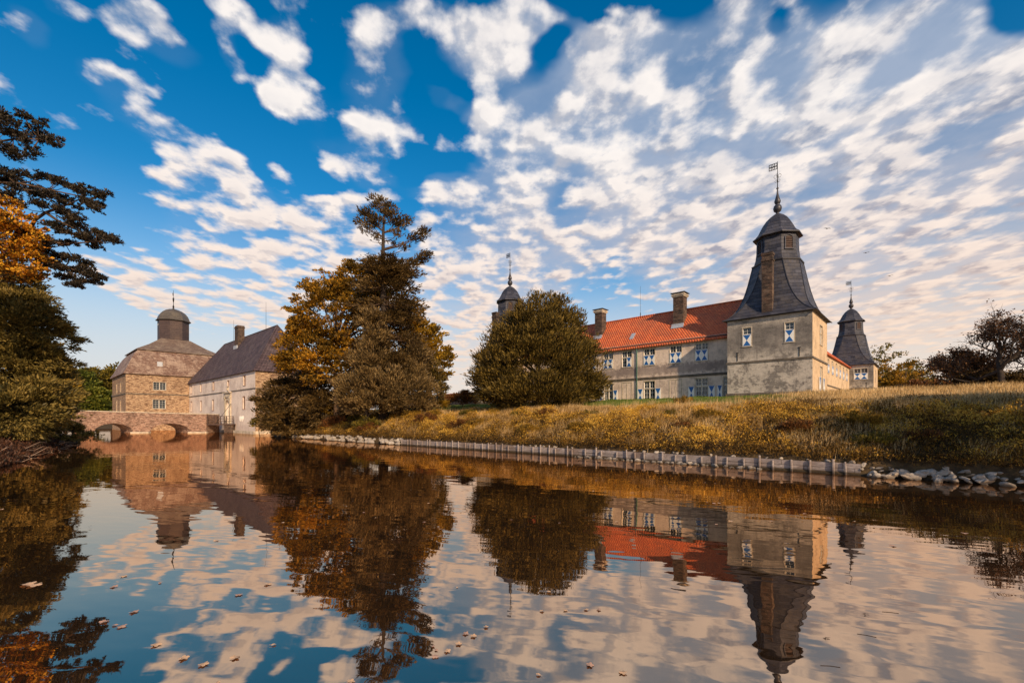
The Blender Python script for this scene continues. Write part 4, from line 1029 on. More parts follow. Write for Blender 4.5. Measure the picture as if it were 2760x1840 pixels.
for (x, y) in PC:
    for _ in range(3):
        c = P_(x + random.uniform(-16, 16), y + random.uniform(-9, 9), 37 + random.uniform(-1.6, 1.6))
        nb_ = min(allp, key=lambda q: (q-c).length)
        if (nb_-c).length < 2.2: limb.tube([nb_, nb_.lerp(c, .5) + Vector((0, 0, -.15)), c], [.035, .03, .015], 3)
        for j in range(22):
            v_ = Vector(rdir(1)[0]); v_.z *= .4; v_ *= random.uniform(.3, 1)
            CC.append(c + v_*.63); DD.append((v_*.4 + Vector((.1, 0, .8))).normalized())
limb.build('branches', M['bark'], pine, True)
leaves('crown', np.array([tuple(c) for c in CC]), np.array([tuple(c) for c in DD]), 11, .22, .085, .05, L_PINE, pine, .7, .03, .9)

# twigs and russet litter at the left waterline
tw_ = MB()
for i in range(46):
    p = W(random.uniform(-66, -42), 0, 0); lx_ = toL(p)[0]; p = W(lx_, float(edge_near(lx_)) + random.uniform(-1.2, .6), 0)
    p.z = max(.02, gz(p)) + .02; a_ = random.uniform(0, 6.28); q = [p]
    for j in range(4):
        a_ += random.uniform(-.5, .5); q.append(q[-1] + Vector((math.cos(a_)*.5, math.sin(a_)*.5, random.uniform(-.1, .28))))
    tw_.tube(q, [.03, .025, .02, .014, .006], 3)
dt = tw_.build('dead_branches', M['dead_twig']); tag(dt, 'tangle of bare dead twigs lying at the left waterline', 'twigs', kind='stuff')
n = 5200; lx_ = RNG.uniform(-78, -38, n); ly_ = edge_near(lx_) - RNG.random(n)**2*5 + .15
zz = height(lx_, ly_); Cn = np.stack([lx_*C_+ly_*S_, -lx_*S_+ly_*C_, zz+.05+RNG.random(n)*.25], -1)
lt = leaves('russet_undergrowth', Cn, np.tile([0, 0, 1.], (n, 1)), 6, .22, .09, .12, mat_leaf('red brown litter', [(.02, .012, .008), (.06, .028, .016), (.13, .055, .028)], .4, .3), None, .6, 0, .9)
tag(lt, 'red-brown undergrowth along the left waterline', 'undergrowth', kind='stuff')

# ---------------------------------------------------------------- woods beyond
FT = [(150, 150, 9.5, 'tree behind the bridge end, greenest of the wood', L_GREEN), (205, 150, 9.5, 'olive tree in the wood, second from the domed house', L_GREEN), (262, 158, 10.5, 'tall olive tree of the wood, close by the domed house', L_OLIVE), (300, 200, 13, 'brown tree rising behind the roof edge of the domed house', L_OLIVE), (175, 150, 6.5, 'low yellow-green tree at the front of the wood', L_GREEN), (235, 150, 7.0, 'low green tree right above the bridge parapet', L_GREEN), (120, 185, 12, 'tall pale green tree at the left end of the wood', L_GREEN), (70, 170, 12, 'dark olive tree behind the left yew', L_OLIVE), (215, 215, 13.5, 'hazy brown tree at the back of the wood', L_OLIVE)]
for (px, d, r, lab, mt) in FT:
    b = gbase(px, d)
    tree('woodland_tree', b, [(0, 0, r*1.05, r*.75, r*.75, r*.85), (r*.5, 0, r*.8, r*.5, r*.5, r*.55), (-r*.55, 0, r*.75, r*.5, r*.5, r*.55), (.2*r, 0, r*1.45, r*.45, r*.45, r*.45)], 130, r*.18, 12, 6, .85, .5, mt, lab, 'tree', 'trees of the wood beyond the moat', trunk_r=.4, top=r*1.3, low=-.8, limbs=16)
# right of the castle: trees behind the far tower
RT = [(2395, 135, 9.5, 'golden tree touching the right side of the far tower', L_AUT), (2360, 160, 14.5, 'tall dark-twigged tree peering above the far tower roof', L_OLIVE), (2440, 120, 7.5, 'low yellow bushy tree right of the far tower', L_AUT), (2455, 165, 11.5, 'brown tree left of the thin gap tree', L_OLIVE), (2503, 150, 10, 'thin airy tree seen against the bright gap', L_OLIVE), (2545, 140, 9.0, 'round brown tree right of the thin airy tree', L_OLIVE), (2590, 120, 8.0, 'brownish tree under the left arms of the bare oak', L_RUSSET), (2640, 110, 5.5, 'dark bush between the bare oak trunk and the brown tree', L_OLIVE), (2480, 110, 4.5, 'low shrub on the skyline below the thin tree', L_RUSSET)]
for (px, d, r, lab, mt) in RT:
    b = gbase(px, d); thin = 'airy' in lab
    tree('tree', b, [(0, 0, r*.85, r*.8, r*.8, r*.75), (r*.5, 0, r*.6, r*.55, r*.5, r*.5), (-r*.55, 0, r*.6, r*.5, r*.5, r*.5)], 45 if thin else 110, r*.15, 12, 5, .6, .34, mt, lab, 'tree', 'trees on the skyline right of the castle', trunk_r=.3, top=r*1.2, low=-.8, limbs=40)

# half bare oaks at the right edge
def oak(base, h, label, seed, leaf, n_leaf, spread=1.0, r0=.45, ivy=False):
    rnd = random.Random(seed)
    R = tag(empty('oak_tree', base), label, 'oak')
    tk, brn = MB(), MB(); tips = []
    def grow(p, d, ln, r, lvl):
        pts = [p]; dd = d.copy()
        for i in range(4):
            dd = (dd + Vector((rnd.uniform(-.22, .22), rnd.uniform(-.22, .22), rnd.uniform(-.1, .16)))).normalized(); pts.append(pts[-1] + dd*ln/4)
        (tk if lvl == 0 else brn).tube(pts, [r*(1-.13*i) for i in range(5)], 7 if lvl < 2 else (4 if lvl < 4 else 3))
        if lvl >= 3: tips.extend(pts[1:])
        if lvl == 5: return
        kids = 3 if lvl else 5
        for i in range(kids):
            q = pts[rnd.choice([2, 3, 4]) if lvl else rnd.choice([2, 3, 4, 4])]
            ax = Vector((rnd.uniform(-1, 1)*spread, rnd.uniform(-1, 1)*spread, rnd.uniform(-.25, .75))).normalized()
            nd = (dd*.55 + ax*.85).normalized()
            grow(q, nd, ln*rnd.uniform(.62, .8), max(.012, r*.55), lvl+1)
        if lvl: grow(pts[-1], dd, ln*.7, max(.012, r*.5), lvl+1)
    grow(Vector((0, 0, -.3)), Vector((0, 0, 1)), h*.34, r0, 0)
    tk.build('trunk', M['bark_dark'], R, True); brn.build('branches', M['bark_dark'], R)
    T = np.array([tuple(q) for q in tips]); T = T[T[:, 2] > .8]
    T = T[RNG.choice(len(T), min(n_leaf, len(T)), replace=False)]
    leaves('crown', T, rdir(len(T)), 5, .22, .12, .2, leaf, R, .7, 0, 1.0)
    return R
oak(gbase(2700, 42), 9.2, 'dark half-bare oak with a stout forked trunk at the right edge', 5, L_OAK, 900, 1.1, .34)
oak(gbase(2800, 46), 10.5, 'leafier dark oak cut off by the right edge of the picture', 9, L_OAK, 1700, 1.0, .36)
oak(gbase(2615, 48), 6.4, 'smaller bushy dark oak left of the forked oak', 21, L_OAK, 1500, 1.25, .22)
b = gbase(2700, 44)
for (px, d, r, lab) in ((2640, 45, 1.6, 'dark thicket at the foot of the small oak'), (2720, 43, 1.5, 'dark thicket round the foot of the forked oak')):
    b = gbase(px, d)
    tree('thicket', b, [(0, 0, r*.5, r*1.3, r*1.2, r*.9), (r, 0, r*.4, r, r, r*.7)], 80, .5, 12, 6, .25, .1, L_DARK, lab, 'thicket', trunk_r=.08, top=r, updir=.6, low=-.3, limbs=12)
# unseen trees added on the bank, right of the picture, to shade its right end
for (lx_, ly_, r, lab) in ((6.8, 29.0, 3.3, 'unseen tree added to shade the bank just outside the right edge, nearest the water'), (12.0, 30.0, 5.2, 'larger unseen tree added to shade the bank outside the right edge, on the crest'), (9.5, 36.5, 3.4, 'unseen tree added to shade the slope outside the right edge, behind the other two')):
    b = W(lx_, ly_, float(height(lx_, ly_)))
    tree('shade_tree', b, [(0, 0, r*1.15, r, r, r*.95), (r*.4, .5, r*.8, r*.8, r*.8, r*.7)], 200, .8, 12, 6, .35, .2, L_OLIVE, lab, 'tree', trunk_r=.25, top=r*1.3, low=-.9, limbs=20)

# ---------------------------------------------------------------- grass and weeds on the bank
def on_bank(n, x0, x1, y0, y1, power=1.0):
    lx = RNG.uniform(x0, x1, n); ly = y0 + (y1-y0)*RNG.random(n)**power
    return lx, ly
def fieldnoise(lx, ly, s, ph=0.):
    return (np.sin(lx*s*1.3+ph)+np.sin(ly*s*1.7+lx*s*.6+ph*2)+np.sin(lx*s*2.9-ly*s*1.1+ph*.7)+np.sin((lx+ly)*s*3.7+ph*3))/4
def blades(name, lx, ly, h, wdt, mat, lean=.35, k=4, spread=.1):
    n = len(lx); N = n*k
    lx = np.repeat(lx, k) + RNG.normal(size=N)*spread; ly = np.repeat(ly, k) + RNG.normal(size=N)*spread; h = np.repeat(h, k)*RNG.uniform(.6, 1.15, N)
    z0 = height(lx, ly) - .03
    P = np.stack([lx*C_+ly*S_, -lx*S_+ly*C_, z0], -1)
    ang = RNG.uniform(0, 2*np.pi, N); ln = lean*RNG.random(N)*h
    wind = np.array([.25, .1, 0]) * h[:, None]*.5
    tip = P + np.stack([np.cos(ang)*ln, np.sin(ang)*ln, h], -1) + wind
    mid = P*.5 + tip*.5 + np.stack([np.zeros(N), np.zeros(N), h*.1], -1)
    s = np.stack([np.cos(ang+1.57), np.sin(ang+1.57), np.zeros(N)], -1)*(wdt/2)
    V = np.stack([P-s, P+s, mid+s*.8, mid-s*.8, tip], 1).reshape(-1, 3)
    i = np.arange(N)*5
    F1 = np.stack([i, i+1, i+2, i+3], -1); F2 = np.stack([i+3, i+2, i+4, i+4], -1)
    V2 = np.stack([mid-s*.8, mid+s*.8, tip+s*.15, tip-s*.15], 1)
    V = np.concatenate([np.stack([P-s, P+s, mid+s*.8, mid-s*.8], 1), V2], 1).reshape(-1, 3)
    j = np.arange(N)*8
    Fq = np.concatenate([np.stack([j, j+1, j+2, j+3], -1), np.stack([j+4, j+5, j+6, j+7], -1)])
    return mesh_np(name, V, Fq, mat)
G_DRY = mat_leaf('dry golden grass', [(.25, .14, .04), (.60, .39, .15), (.85, .62, .32)], .3, .4, .6, .7)
G_MIX = mat_leaf('olive brown weeds', [(.05, .028, .007), (.27, .145, .02), (.70, .38, .045), (.85, .55, .10)], .33, .4, .6, .55)
G_DARKW = mat_leaf('dark weeds', [(.025, .015, .006), (.09, .05, .012), (.22, .12, .022)], .4, .3, .6, .6)
G_GREEN = mat_leaf('lawn grass', [(.05, .085, .012), (.10, .16, .02), (.18, .24, .035)], .5, .4)
# tall dry grass near the crest
lx, ly = on_bank(26000, -82, 30, 35.5, 42.5, .6); keep = fieldnoise(lx, ly, .55, 1.) > -.2; lx, ly = lx[keep], ly[keep]
hh = .55 + .35*fieldnoise(lx, ly, .35, 2.) + .12*RNG.random(len(lx))
g1 = blades('dry_grass', lx, ly, np.clip(hh*(1-.3*smooth(40.5, 42.5, ly)), .15, 1.0)*(1.1-.5*smooth(38, 41, ly)), .02, G_DRY, .6, 5); tag(g1, 'tall dry golden grass along the crest of the bank', 'grass', kind='stuff')
lx, ly = on_bank(17000, -82, 20, 29.3, 38); keep = fieldnoise(lx, ly, .5, 4.) > .0; lx, ly = lx[keep], ly[keep]
g1 = blades('pale_grass', lx, ly, np.full(len(lx), .75), .02, G_DRY, .7, 5, .15); tag(g1, 'pale grass tufts scattered down the slope among the weeds', 'grass', kind='stuff')
n = 1500; lx = np.concatenate([RNG.normal(-18, 5, n//2), RNG.uniform(-55, 2, n//2)]); ly = RNG.uniform(38.5, 43, len(lx))
keep = fieldnoise(lx, ly, 1.1, .3) > .05; lx, ly = lx[keep], ly[keep]
g1 = blades('grass_stalks', lx, ly, RNG.uniform(.4, .95, len(lx)), .014, G_DRY, .35, 5, .12); tag(g1, 'thin pale seed stalks standing above the crest of the bank', 'grass', kind='stuff')
# leafy weeds on the slope
lx, ly = on_bank(42000, -84, 22, 29.0, 40.5, .85)
fn = fieldnoise(lx, ly, .45, .5) + .35*fieldnoise(lx, ly, 1.5, 2.)
keep = (fn > -.25) | (RNG.random(len(lx)) < .3)
def herb(name, lx, ly, hmax, mat, k, ln, wd):
    n = len(lx); z0 = height(lx, ly)
    hz = RNG.random(n)*hmax
    Cn = np.stack([lx*C_+ly*S_, -lx*S_+ly*C_, z0 + hz], -1)
    D = np.stack([RNG.normal(size=n)*.5, RNG.normal(size=n)*.5, np.ones(n)*.8], -1); D /= np.linalg.norm(D, axis=1, keepdims=True)
    return leaves(name, Cn, D, k, ln, wd, .12, mat, None, .6, .05, .9)
hm = (.25 + .95*np.clip(fn[keep]+.2, 0, 1)) * (1 - .7*smooth(35.5, 39.5, ly[keep]))
w1 = herb('bank_weeds', lx[keep], ly[keep], hm, G_MIX, 12, .13, .045); tag(w1, 'yellow and brown leafy weeds covering the bank', 'weeds', kind='stuff')
lx, ly = on_bank(14000, -84, 34, 28.95, 34, 1.5); fn = fieldnoise(lx, ly, .5, 3.4)
keep = (fn > -.1) | (ly < 30)
w1 = herb('waterside_weeds', lx[keep], ly[keep], .5, G_DARKW, 12, .13, .045); tag(w1, 'dark low weeds just above the timber edging', 'weeds', kind='stuff')
lx, ly = on_bank(12000, -8, 22, 29.2, 41); w1 = herb('brown_weeds', lx, ly, .4, G_DARKW, 12, .11, .035); tag(w1, 'dark brown weeds on the shaded right end of the bank', 'weeds', kind='stuff')
lx, ly = on_bank(16000, -75, -8, 41.5, 54); lx2, ly2 = lx, ly
g2 = blades('lawn_grass', lx, ly, np.full(len(lx), .12), .03, G_GREEN, .5, 4, .2); tag(g2, 'short green lawn grass in front of the castle', 'lawn', kind='stuff')
lx, ly = on_bank(15000, -12, 26, 40, 62); keep = RNG.random(len(lx)) < smooth(-13, -6, lx); lx, ly = lx[keep], ly[keep]
g2 = blades('meadow_grass', lx, ly, RNG.uniform(.2, .55, len(lx)), .024, G_DRY, .6, 5, .25); tag(g2, 'rough dry meadow grass right of the big tower', 'grass', kind='stuff')
# weeds at the channel end of the island under the spruce
# ---------------------------------------------------------------- timber edging and stones
def edge_x(px): return hit_y(px, 1230, 28.6)[0]
xa, xb = edge_x(1079), edge_x(2320)
rev = Lroot('timber_edging', xa, 28.62, 0, 'silvery timber plank edging with posts holding the bank at the water', 'retaining edge')
Lr = xb - xa
k = MB()
for r_ in range(3):
    x_ = 0
    while x_ < Lr:
        l_ = random.uniform(2.2, 3.6); x1_ = min(Lr, x_ + l_)
        dz = random.uniform(-.02, .02); dy = random.uniform(0, .02)
        k.box(x_+.01, x1_-.01, .05+dy, .1+dy, -.2+r_*.265+dz, .055+r_*.265+dz); x_ = x1_
k.build('planks', M['timber'], rev)
npost = 48
for i in range(npost):
    x_ = Lr*(i+.5)/npost + random.uniform(-.2, .2); p = MB(); hgt = .64 + random.uniform(-.12, .14); ln_ = random.uniform(-.07, .07)
    p.tube([(x_, -.02, -.6), (x_+ln_, -.02+random.uniform(-.02, .02), hgt)], [random.uniform(.055, .08), random.uniform(.045, .065)], 7); p.build('post', M['timber'], rev)

def rock_mesh(seed):
    rnd = random.Random(seed); import bmesh
    bm = bmesh.new(); bmesh.ops.create_icosphere(bm, subdivisions=2, radius=1)
    pl_ = [(Vector((rnd.gauss(0, 1), rnd.gauss(0, 1), rnd.gauss(0, 1))).normalized(), rnd.uniform(.5, .82)) for _ in range(11)]
    sx, sy, sz = rnd.uniform(.9, 1.3), rnd.uniform(.7, 1.0), rnd.uniform(.45, .7)
    for v in bm.verts:
        for (n_, d_) in pl_:
            q = v.co.dot(n_)
            if q > d_: v.co -= n_*(q-d_)
        v.co += Vector((rnd.gauss(0, .02), rnd.gauss(0, .02), rnd.gauss(0, .02)))
        v.co.x *= sx; v.co.y *= sy; v.co.z *= sz
    me = bpy.data.meshes.new('stone'); bm.to_mesh(me); bm.free(); me.materials.append(M['rock']); return me
RM = [rock_mesh(i) for i in range(8)]
def stone(lx, ly, z_, s, label, group):
    o = bpy.data.objects.new('stone', random.choice(RM)); o.location = W(lx, ly, z_); o.scale = (s*random.uniform(.85, 1.2), s*random.uniform(.85, 1.1), s*random.uniform(.8, 1.1))
    o.rotation_euler = (random.uniform(-.35, .35), random.uniform(-.35, .35), random.uniform(0, 6.28)); link(o); tag(o, label, 'stone', group)
xs0, xs1 = edge_x(792), edge_x(1085)
for i in range(105):
    x_ = xs0 + (xs1-xs0)*(i+random.random())/105; row = random.random()
    stone(x_, 28.1+row*1.2, .05+row*.6, random.uniform(.26, .5)*(1.1 - .35*row), 'pale angular stone in the riprap left of the timber edging', 'stones left of the timber edging')
xs0, xs1 = edge_x(1560), edge_x(2060)
for i in range(48):
    x_ = xs0 + (xs1-xs0)*(i+random.random())/48
    stone(x_, 28.15+random.uniform(-.25, .25), .02, random.uniform(.12, .3), 'pale stone lying in the water before the middle of the timber edging', 'stones in front of the timber edging')
xs0, xs1 = edge_x(2320), edge_x(2900)
for i in range(92):
    x_ = xs0 + (xs1-xs0)*(i+random.random())/92; row = random.random()
    stone(x_, 28.1+row*1.35, .03+row*.6, random.uniform(.12, .36)*(1.1-.3*row), 'grey stone in the shaded riprap right of the timber edging', 'stones right of the timber edging')
for i in range(24):
    x_ = random.uniform(edge_x(1300), edge_x(2300)); stone(x_, 28.95+random.uniform(-.1, .15), .62, random.uniform(.1, .2), 'small stone lodged on top of the timber edging', 'stones on the timber edging')

# ---------------------------------------------------------------- floating leaves
ML = [mat_simple('tan dead leaf', (.55, .36, .22), .7, 0, .4, 20), mat_simple('pinkish brown leaf', (.42, .26, .19), .7, 0, .4, 20)]
def leaf_mesh(i, maple=True):
    rnd = random.Random(i); V_, n = [], 30
    for j in range(n):
        a_ = 2*math.pi*j/n
        r = .55 + (.45*abs(math.cos(a_*2.5)))**1.0 * (1.0 if maple else .25) + rnd.uniform(-.04, .04)
        if not maple: r *= (1-.35*abs(math.sin(a_)))
        V_.append((r*math.cos(a_), r*math.sin(a_), .12*math.sin(a_*2+i)*r))
    b = MB(); top = [(x, y, z_+.02) for x, y, z_ in V_]; b.add([(0, 0, .03)] + top, [(0, 1+j, 1+(j+1) % n) for j in range(n)])
    b.tube([(-.5, 0, .03), (-1.1, .1, .05)], .025, 3)
    me = bpy.data.meshes.new('leaf'); me.from_pydata(b.v, [], b.f); me.materials.append(ML[i % 2]); return me
LM = [leaf_mesh(i, i < 4) for i in range(6)]
def floatleaf(px, py, s, label):
    d = F*CAM_Z/(py-HY); p = at(px, py, d)
    o = bpy.data.objects.new('fallen_leaf', random.choice(LM)); o.location = (p.x, p.y, .012); s *= .8; o.scale = (s, s, s); o.rotation_euler = (random.uniform(-.08, .08), random.uniform(-.08, .08), random.uniform(0, 6.28)); link(o)
    tag(o, label, 'leaf', 'fallen leaves floating on the moat')
for (x, y) in ((1255, 1708), (1276, 1715), (1236, 1736), (1168, 1742), (1176, 1752), (1206, 1755), (1173, 1770)):
    floatleaf(x, y, .055, 'tan leaf in the small cluster floating bottom centre')
for (x, y) in ((633, 1773), (549, 1791), (496, 1774)): floatleaf(x, y, .07, 'curled tan leaf floating at the lower left of the water')
for (x, y) in ((1451, 1819), (1678, 1813), (1590, 1793), (738, 1738), (945, 1838), (588, 1839)): floatleaf(x, y, .06, 'single tan leaf floating near the bottom edge of the water')
for (x, y) in ((280, 1676), (310, 1685), (328, 1689), (362, 1649), (308, 1581), (333, 1553), (431, 1571), (582, 1457), (422, 1738), (722, 1575), (643, 1603)): floatleaf(x, y, .075, 'small pale leaf floating on the left half of the water')
for (x, y) in ((94, 1577), (76, 1574), (5, 1372)): floatleaf(x, y, .13, 'big brown leaf drifting near the left edge')
for (x, y) in ((1232, 1583), (1479, 1595), (1310, 1690), (1460, 1647), (1580, 1643), (1614, 1643), (1524, 1645)): floatleaf(x, y, .045, 'dark speck of leaf floating in the middle of the water')
for (x, y) in ((1940, 1356), (1925, 1357), (1906, 1354), (2170, 1385), (2080, 1405), (2600, 1437), (1970, 1404), (2665, 1325), (2405, 1471), (1990, 1322), (2310, 1308), (1900, 1300)): floatleaf(x, y, .09, 'pale leaf afloat in the dark reflection of the bank')
for i in range(26): floatleaf(random.uniform(700, 2400), random.uniform(1235, 1420), .06, 'tiny leaf fleck far out on the dark water')
for (x, y, a_) in ((2400, 1650, .3), (2336, 1712, .5), (2238, 1795, .2)):
    d = F*CAM_Z/(y-HY); p = at(x, y, d); k = MB(); k.tube([(-.1, 0, 0), (0, .012, 0), (.1, 0, 0)], .0045, 4)
    o = k.build('floating_twig', M['bark_dark']); o.location = (p.x, p.y, .001); o.rotation_euler = (0, 0, -a_); tag(o, 'short dark twig floating on the cloud reflection at the lower right', 'twig', 'floating twigs')

# ---------------------------------------------------------------- birds
def bird(px, py, d, s, roll, label):
    R = tag(empty('bird', at(px, py, d)), label, 'bird', 'birds flying right of the big tower'); R.rotation_euler = (0, -roll, .1)
    b = MB(); b.tube([(0, -.32*s, 0), (0, -.2*s, .02*s), (0, 0, 0), (0, .25*s, 0), (0, .42*s, .01*s)], [.02*s, .06*s, .09*s, .05*s, .015*s], 6); bd = b.build('body', M['iron'], R, True)
    for sg in (-1, 1):
        w_ = MB(); P = [(0, -.1, 0), (sg*.45, -.16, .09), (sg*1.05, 0, .02), (sg*.5, .12, .08), (0, .12, 0)]
        w_.add([(x*s, y*s, q*s+.02) for x, y, q in P] + [(x*s, y*s, q*s-.01) for x, y, q in P], [(0,1,3,4),(1,2,3),(5,9,8,6),(6,8,7),(0,5,6,1),(1,6,7,2),(2,7,8,3),(3,8,9,4)])
        w_.build('wing', M['iron'], R)
bird(2230, 616, 90, .75, .02, 'dark bird with level wings, highest of the three')
bird(2335, 681, 90, .72, .18, 'dark gliding bird in the middle of the three')
bird(2399, 743, 90, .7, .22, 'dark gliding bird, lowest and rightmost of the three')

# ---------------------------------------------------------------- light
EL = math.radians(27)
sunv = Vector(W(1.0, -.42, 0)).normalized()
sd = Vector((sunv.x*math.cos(EL), sunv.y*math.cos(EL), math.sin(EL)))
sl = bpy.data.lights.new('sun', 'SUN'); sl.energy = 5.0; sl.angle = math.radians(1.2); sl.color = (1.0, .73, .45)
so = bpy.data.objects.new('sun', sl); so.rotation_euler = sd.to_track_quat('Z', 'Y').to_euler(); so.location = (40, -20, 60); link(so)

world = bpy.data.worlds.new('World'); scene.world = world; world.use_nodes = True
t = NT(world.node_tree); world.node_tree.nodes.clear()
sky = t.n('ShaderNodeTexSky', sky_type='NISHITA', sun_disc=False, sun_elevation=EL, sun_rotation=math.atan2(sd.x, sd.y), air_density=1.0, dust_density=.6, ozone_density=2.0, altitude=100)
gen = t.n('ShaderNodeTexCoord').outputs['Generated']
dr = t.sep(gen)
dz = t.m('MAXIMUM', dr[2], 0.0)
inv = t.m('DIVIDE', 1.0, t.m('ADD', dz, .07))
p = t.comb(t.m('MULTIPLY', dr[0], inv), t.m('MULTIPLY', dr[1], inv), 0)      # point on the cloud layer
fy = t.m('MAXIMUM', dr[1], .03)
q = t.comb(t.m('DIVIDE', dr[0], fy), t.m('DIVIDE', dz, fy), 0)               # bearing and height, for the cloud groups
wob = t.v('SCALE', t.v('SUBTRACT', t.noise(p, 5.0, 3, .55, col=True), (.5, .5, .5)), scale=.16)
qw = t.v('ADD', q, t.v('MULTIPLY', wob, t.comb(t.m('ADD', dz, .15), t.m('ADD', dz, .15), 0)))
def B(x, y, rx, ry, rot, amp):
    return (x*D2-CX)/F, (HY-y*D2)/F, rx*D2/F, ry*D2/F, math.radians(rot), amp
BL = [(60,70,100,55,-42,.5),(145,20,90,35,-30,.35),(345,85,175,62,-36,.55),(262,185,135,58,-28,.5),(525,130,85,45,-65,.5),(530,45,110,50,-30,.4),
      (655,150,75,150,5,.55),(690,240,100,70,-20,.5),(870,150,120,110,-45,.5),(870,290,140,85,-45,.5),(395,315,220,62,-24,.6),(412,398,80,42,-15,.55),
      (545,420,95,80,-40,.55),(610,530,330,130,-18,.6),(820,385,160,65,-32,.5),(785,470,70,40,0,.45),(770,580,200,110,-20,.5),(150,330,150,60,-60,.18),(1115,110,150,110,-15,.6),(930,25,140,55,-10,.45),
      (1180,340,130,170,0,.6),(1040,440,120,70,0,.5),(1240,40,150,80,-30,.5),(1100,620,300,190,0,.6),(330,650,230,70,-18,.5),(480,700,260,60,-8,.35),
      (860,60,90,60,-30,.3),(1010,230,60,60,0,.3),(1080,250,60,40,0,.25),(1430,110,150,110,30,.45),(1500,380,420,330,0,.45),(1900,420,600,520,0,.5),(2200,150,500,300,20,.5),(1650,120,260,160,30,.4),(1320,250,130,120,30,.45),
      (1265,100,70,40,30,-.4),(1420,200,45,70,0,-.3),(960,385,80,60,0,-.3),(1255,330,40,60,0,-.25),(1400,60,60,30,0,-.3),(150,740,260,130,0,-.45),(1780,60,40,60,-30,-.3),(2080,400,90,40,20,-.2),(2250,560,760,300,10,.55),(1040,760,150,230,0,.5),(640,610,330,90,-10,.6),(560,700,420,90,-5,.4),(520,560,200,90,-25,.3),(760,500,120,60,-30,.3),(1900,250,300,200,0,.2),(2330,20,90,60,0,-.4),(200,470,160,110,0,-.3)]
acc = None
for bl_ in BL:
    x, y, rx, ry, rot, amp = B(*bl_)
    mp = t.n('ShaderNodeMapping', {'Vector': qw, 'Location': (x, y, 0), 'Rotation': (0, 0, rot), 'Scale': (rx*1.15, ry*1.15, 1)}, vector_type='TEXTURE')
    gr = t.n('ShaderNodeTexGradient', {'Vector': mp.outputs[0]}, gradient_type='SPHERICAL')
    s_ = t.rng(gr.outputs[1], 0, .75, 0, 1, True)
    acc = t.m('MULTIPLY', s_, amp) if acc is None else t.m('MULTIPLY_ADD', s_, amp, acc)
acc = t.m('MINIMUM', acc, .56)
infront = t.rng(dr[1], .0, .15)
acc = t.m('ADD', t.m('MULTIPLY', acc, infront), t.m('MULTIPLY', t.m('SUBTRACT', 1, infront), .35))
ps = t.v('MULTIPLY', t.n('ShaderNodeMapping', {'Vector': p, 'Rotation': (0, 0, -.1)}).outputs[0], (1, .78, 1))
def dens(vec):
    n1 = t.noise(vec, 8.0, 6, .52)
    n2 = t.noise(vec, 3.4, 3, .5)
    vo = t.n('ShaderNodeTexVoronoi', {'Vector': t.v('ADD', vec, t.v('SCALE', t.noise(vec, 8, 2, .5, col=True), scale=.12)), 'Scale': 6.8, 'Smoothness': .6}, feature='SMOOTH_F1')
    a_ = t.m('MULTIPLY_ADD', n1, 2.2, -1.1)
    return t.m('ADD', t.m('ADD', a_, t.m('MULTIPLY_ADD', n2, 1.1, -.55)), t.m('MULTIPLY_ADD', vo.outputs[0], -.95, .36))
d0 = dens(ps)
so_ = (sd.x*.04, sd.y*.04, 0)
d1 = dens(t.v('ADD', ps, so_))
cov = t.m('ADD', d0, t.m('MULTIPLY_ADD', acc, 1.2, -.45))
mask = t.rng(cov, -.22, .36, 0, 1, True)
under = t.rng(t.noise(t.v('ADD', ps, (3.1, 1.7, 0)), 6.5, 5, .55), .40, .62, 0, 1, True)
side = t.rng(dr[0], -.35, .45, .12, 1)
thick = t.m('MULTIPLY_ADD', t.rng(cov, .25, .8, 0, 1, True), .45, t.m('MULTIPLY', t.m('MULTIPLY', under, side), .98))
relief = t.rng(t.m('SUBTRACT', d0, d1), -.22, .26, 0, 1, True)
elev = dz
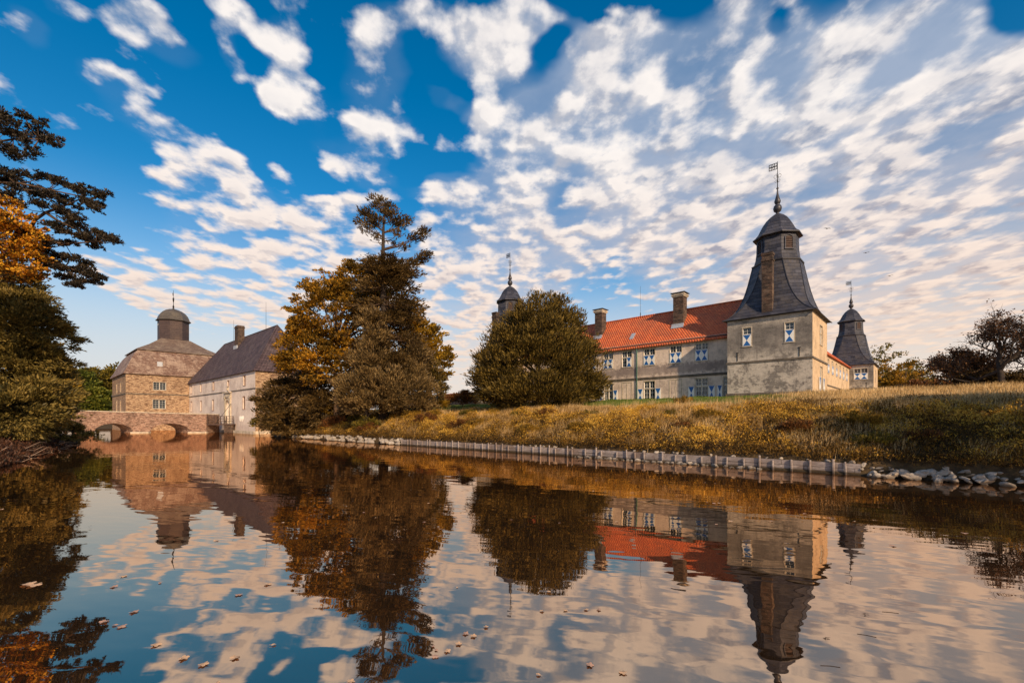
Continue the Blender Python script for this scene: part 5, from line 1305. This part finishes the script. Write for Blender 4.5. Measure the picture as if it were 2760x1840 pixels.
skyc = t.n('ShaderNodeHueSaturation', {'Hue': .493, 'Saturation': 1.48, 'Value': 1.25, 'Fac': 1, 'Color': sky.outputs[0]}).outputs[0]
# cloud light values (the world strength below is .1, so 10 = display white)
white = t.mix(t.rng(elev, .10, .50), (9.0, 6.9, 5.6), (9.2, 8.6, 8.2))
grey = t.mix(t.rng(elev, .10, .45), (5.2, 4.1, 3.9), (2.7, 3.2, 4.3))
cc = t.mix(t.m('MULTIPLY', thick, t.m('SUBTRACT', 1.0, t.m('MULTIPLY', relief, .75))), white, grey)
cc = t.mix(t.rng(relief, .0, .45, .35, 0), cc, grey)
skyc = t.mix(t.rng(elev, .42, .0, 0, .85, True), skyc, (5.4, 6.2, 6.9))
veiln = t.rng(t.noise(ps, 1.9, 5, .6), .33, .6, .45, 1)
veil = t.m('MULTIPLY', t.m('MULTIPLY', t.rng(acc, .22, .62, 0, .95, True), veiln), t.rng(elev, .95, .6, .35, 1))
veil = t.m('MULTIPLY', veil, t.rng(dr[0], -.3, .12, .1, 1, True))
veilc = t.mix(t.rng(elev, .12, .5), (6.6, 5.6, 5.3), (3.6, 4.3, 5.6))
skyc = t.mix(veil, skyc, veilc)
col = t.mix(mask, skyc, cc)
haze_r = t.rng(elev, .30, .0, 0, .88, True)
warm = t.mix(t.rng(dr[0], -.75, .3), (6.6, 6.5, 6.5), (9.0, 7.0, 5.5))
col = t.mix(haze_r, col, warm)
bg = t.n('ShaderNodeBackground', {'Color': col, 'Strength': .1})
t.put(t.n('ShaderNodeOutputWorld').inputs[0], bg)
world.cycles.sampling_method = 'MANUAL'; world.cycles.sample_map_resolution = 512

# ---------------------------------------------------------------- camera
cd = bpy.data.cameras.new('camera'); cam = bpy.data.objects.new('camera', cd); link(cam)
cam.location = (0, 0, CAM_Z); cam.rotation_euler = (math.radians(90), 0, 0)
cd.sensor_width = 36; cd.lens = 36*F/2760; cd.shift_y = (HY-920)/2760; cd.clip_start = .1; cd.clip_end = 8000
scene.camera = cam
vs = scene.view_settings; vs.view_transform = 'Standard'; vs.look = 'None'; vs.exposure = .12; vs.gamma = 1
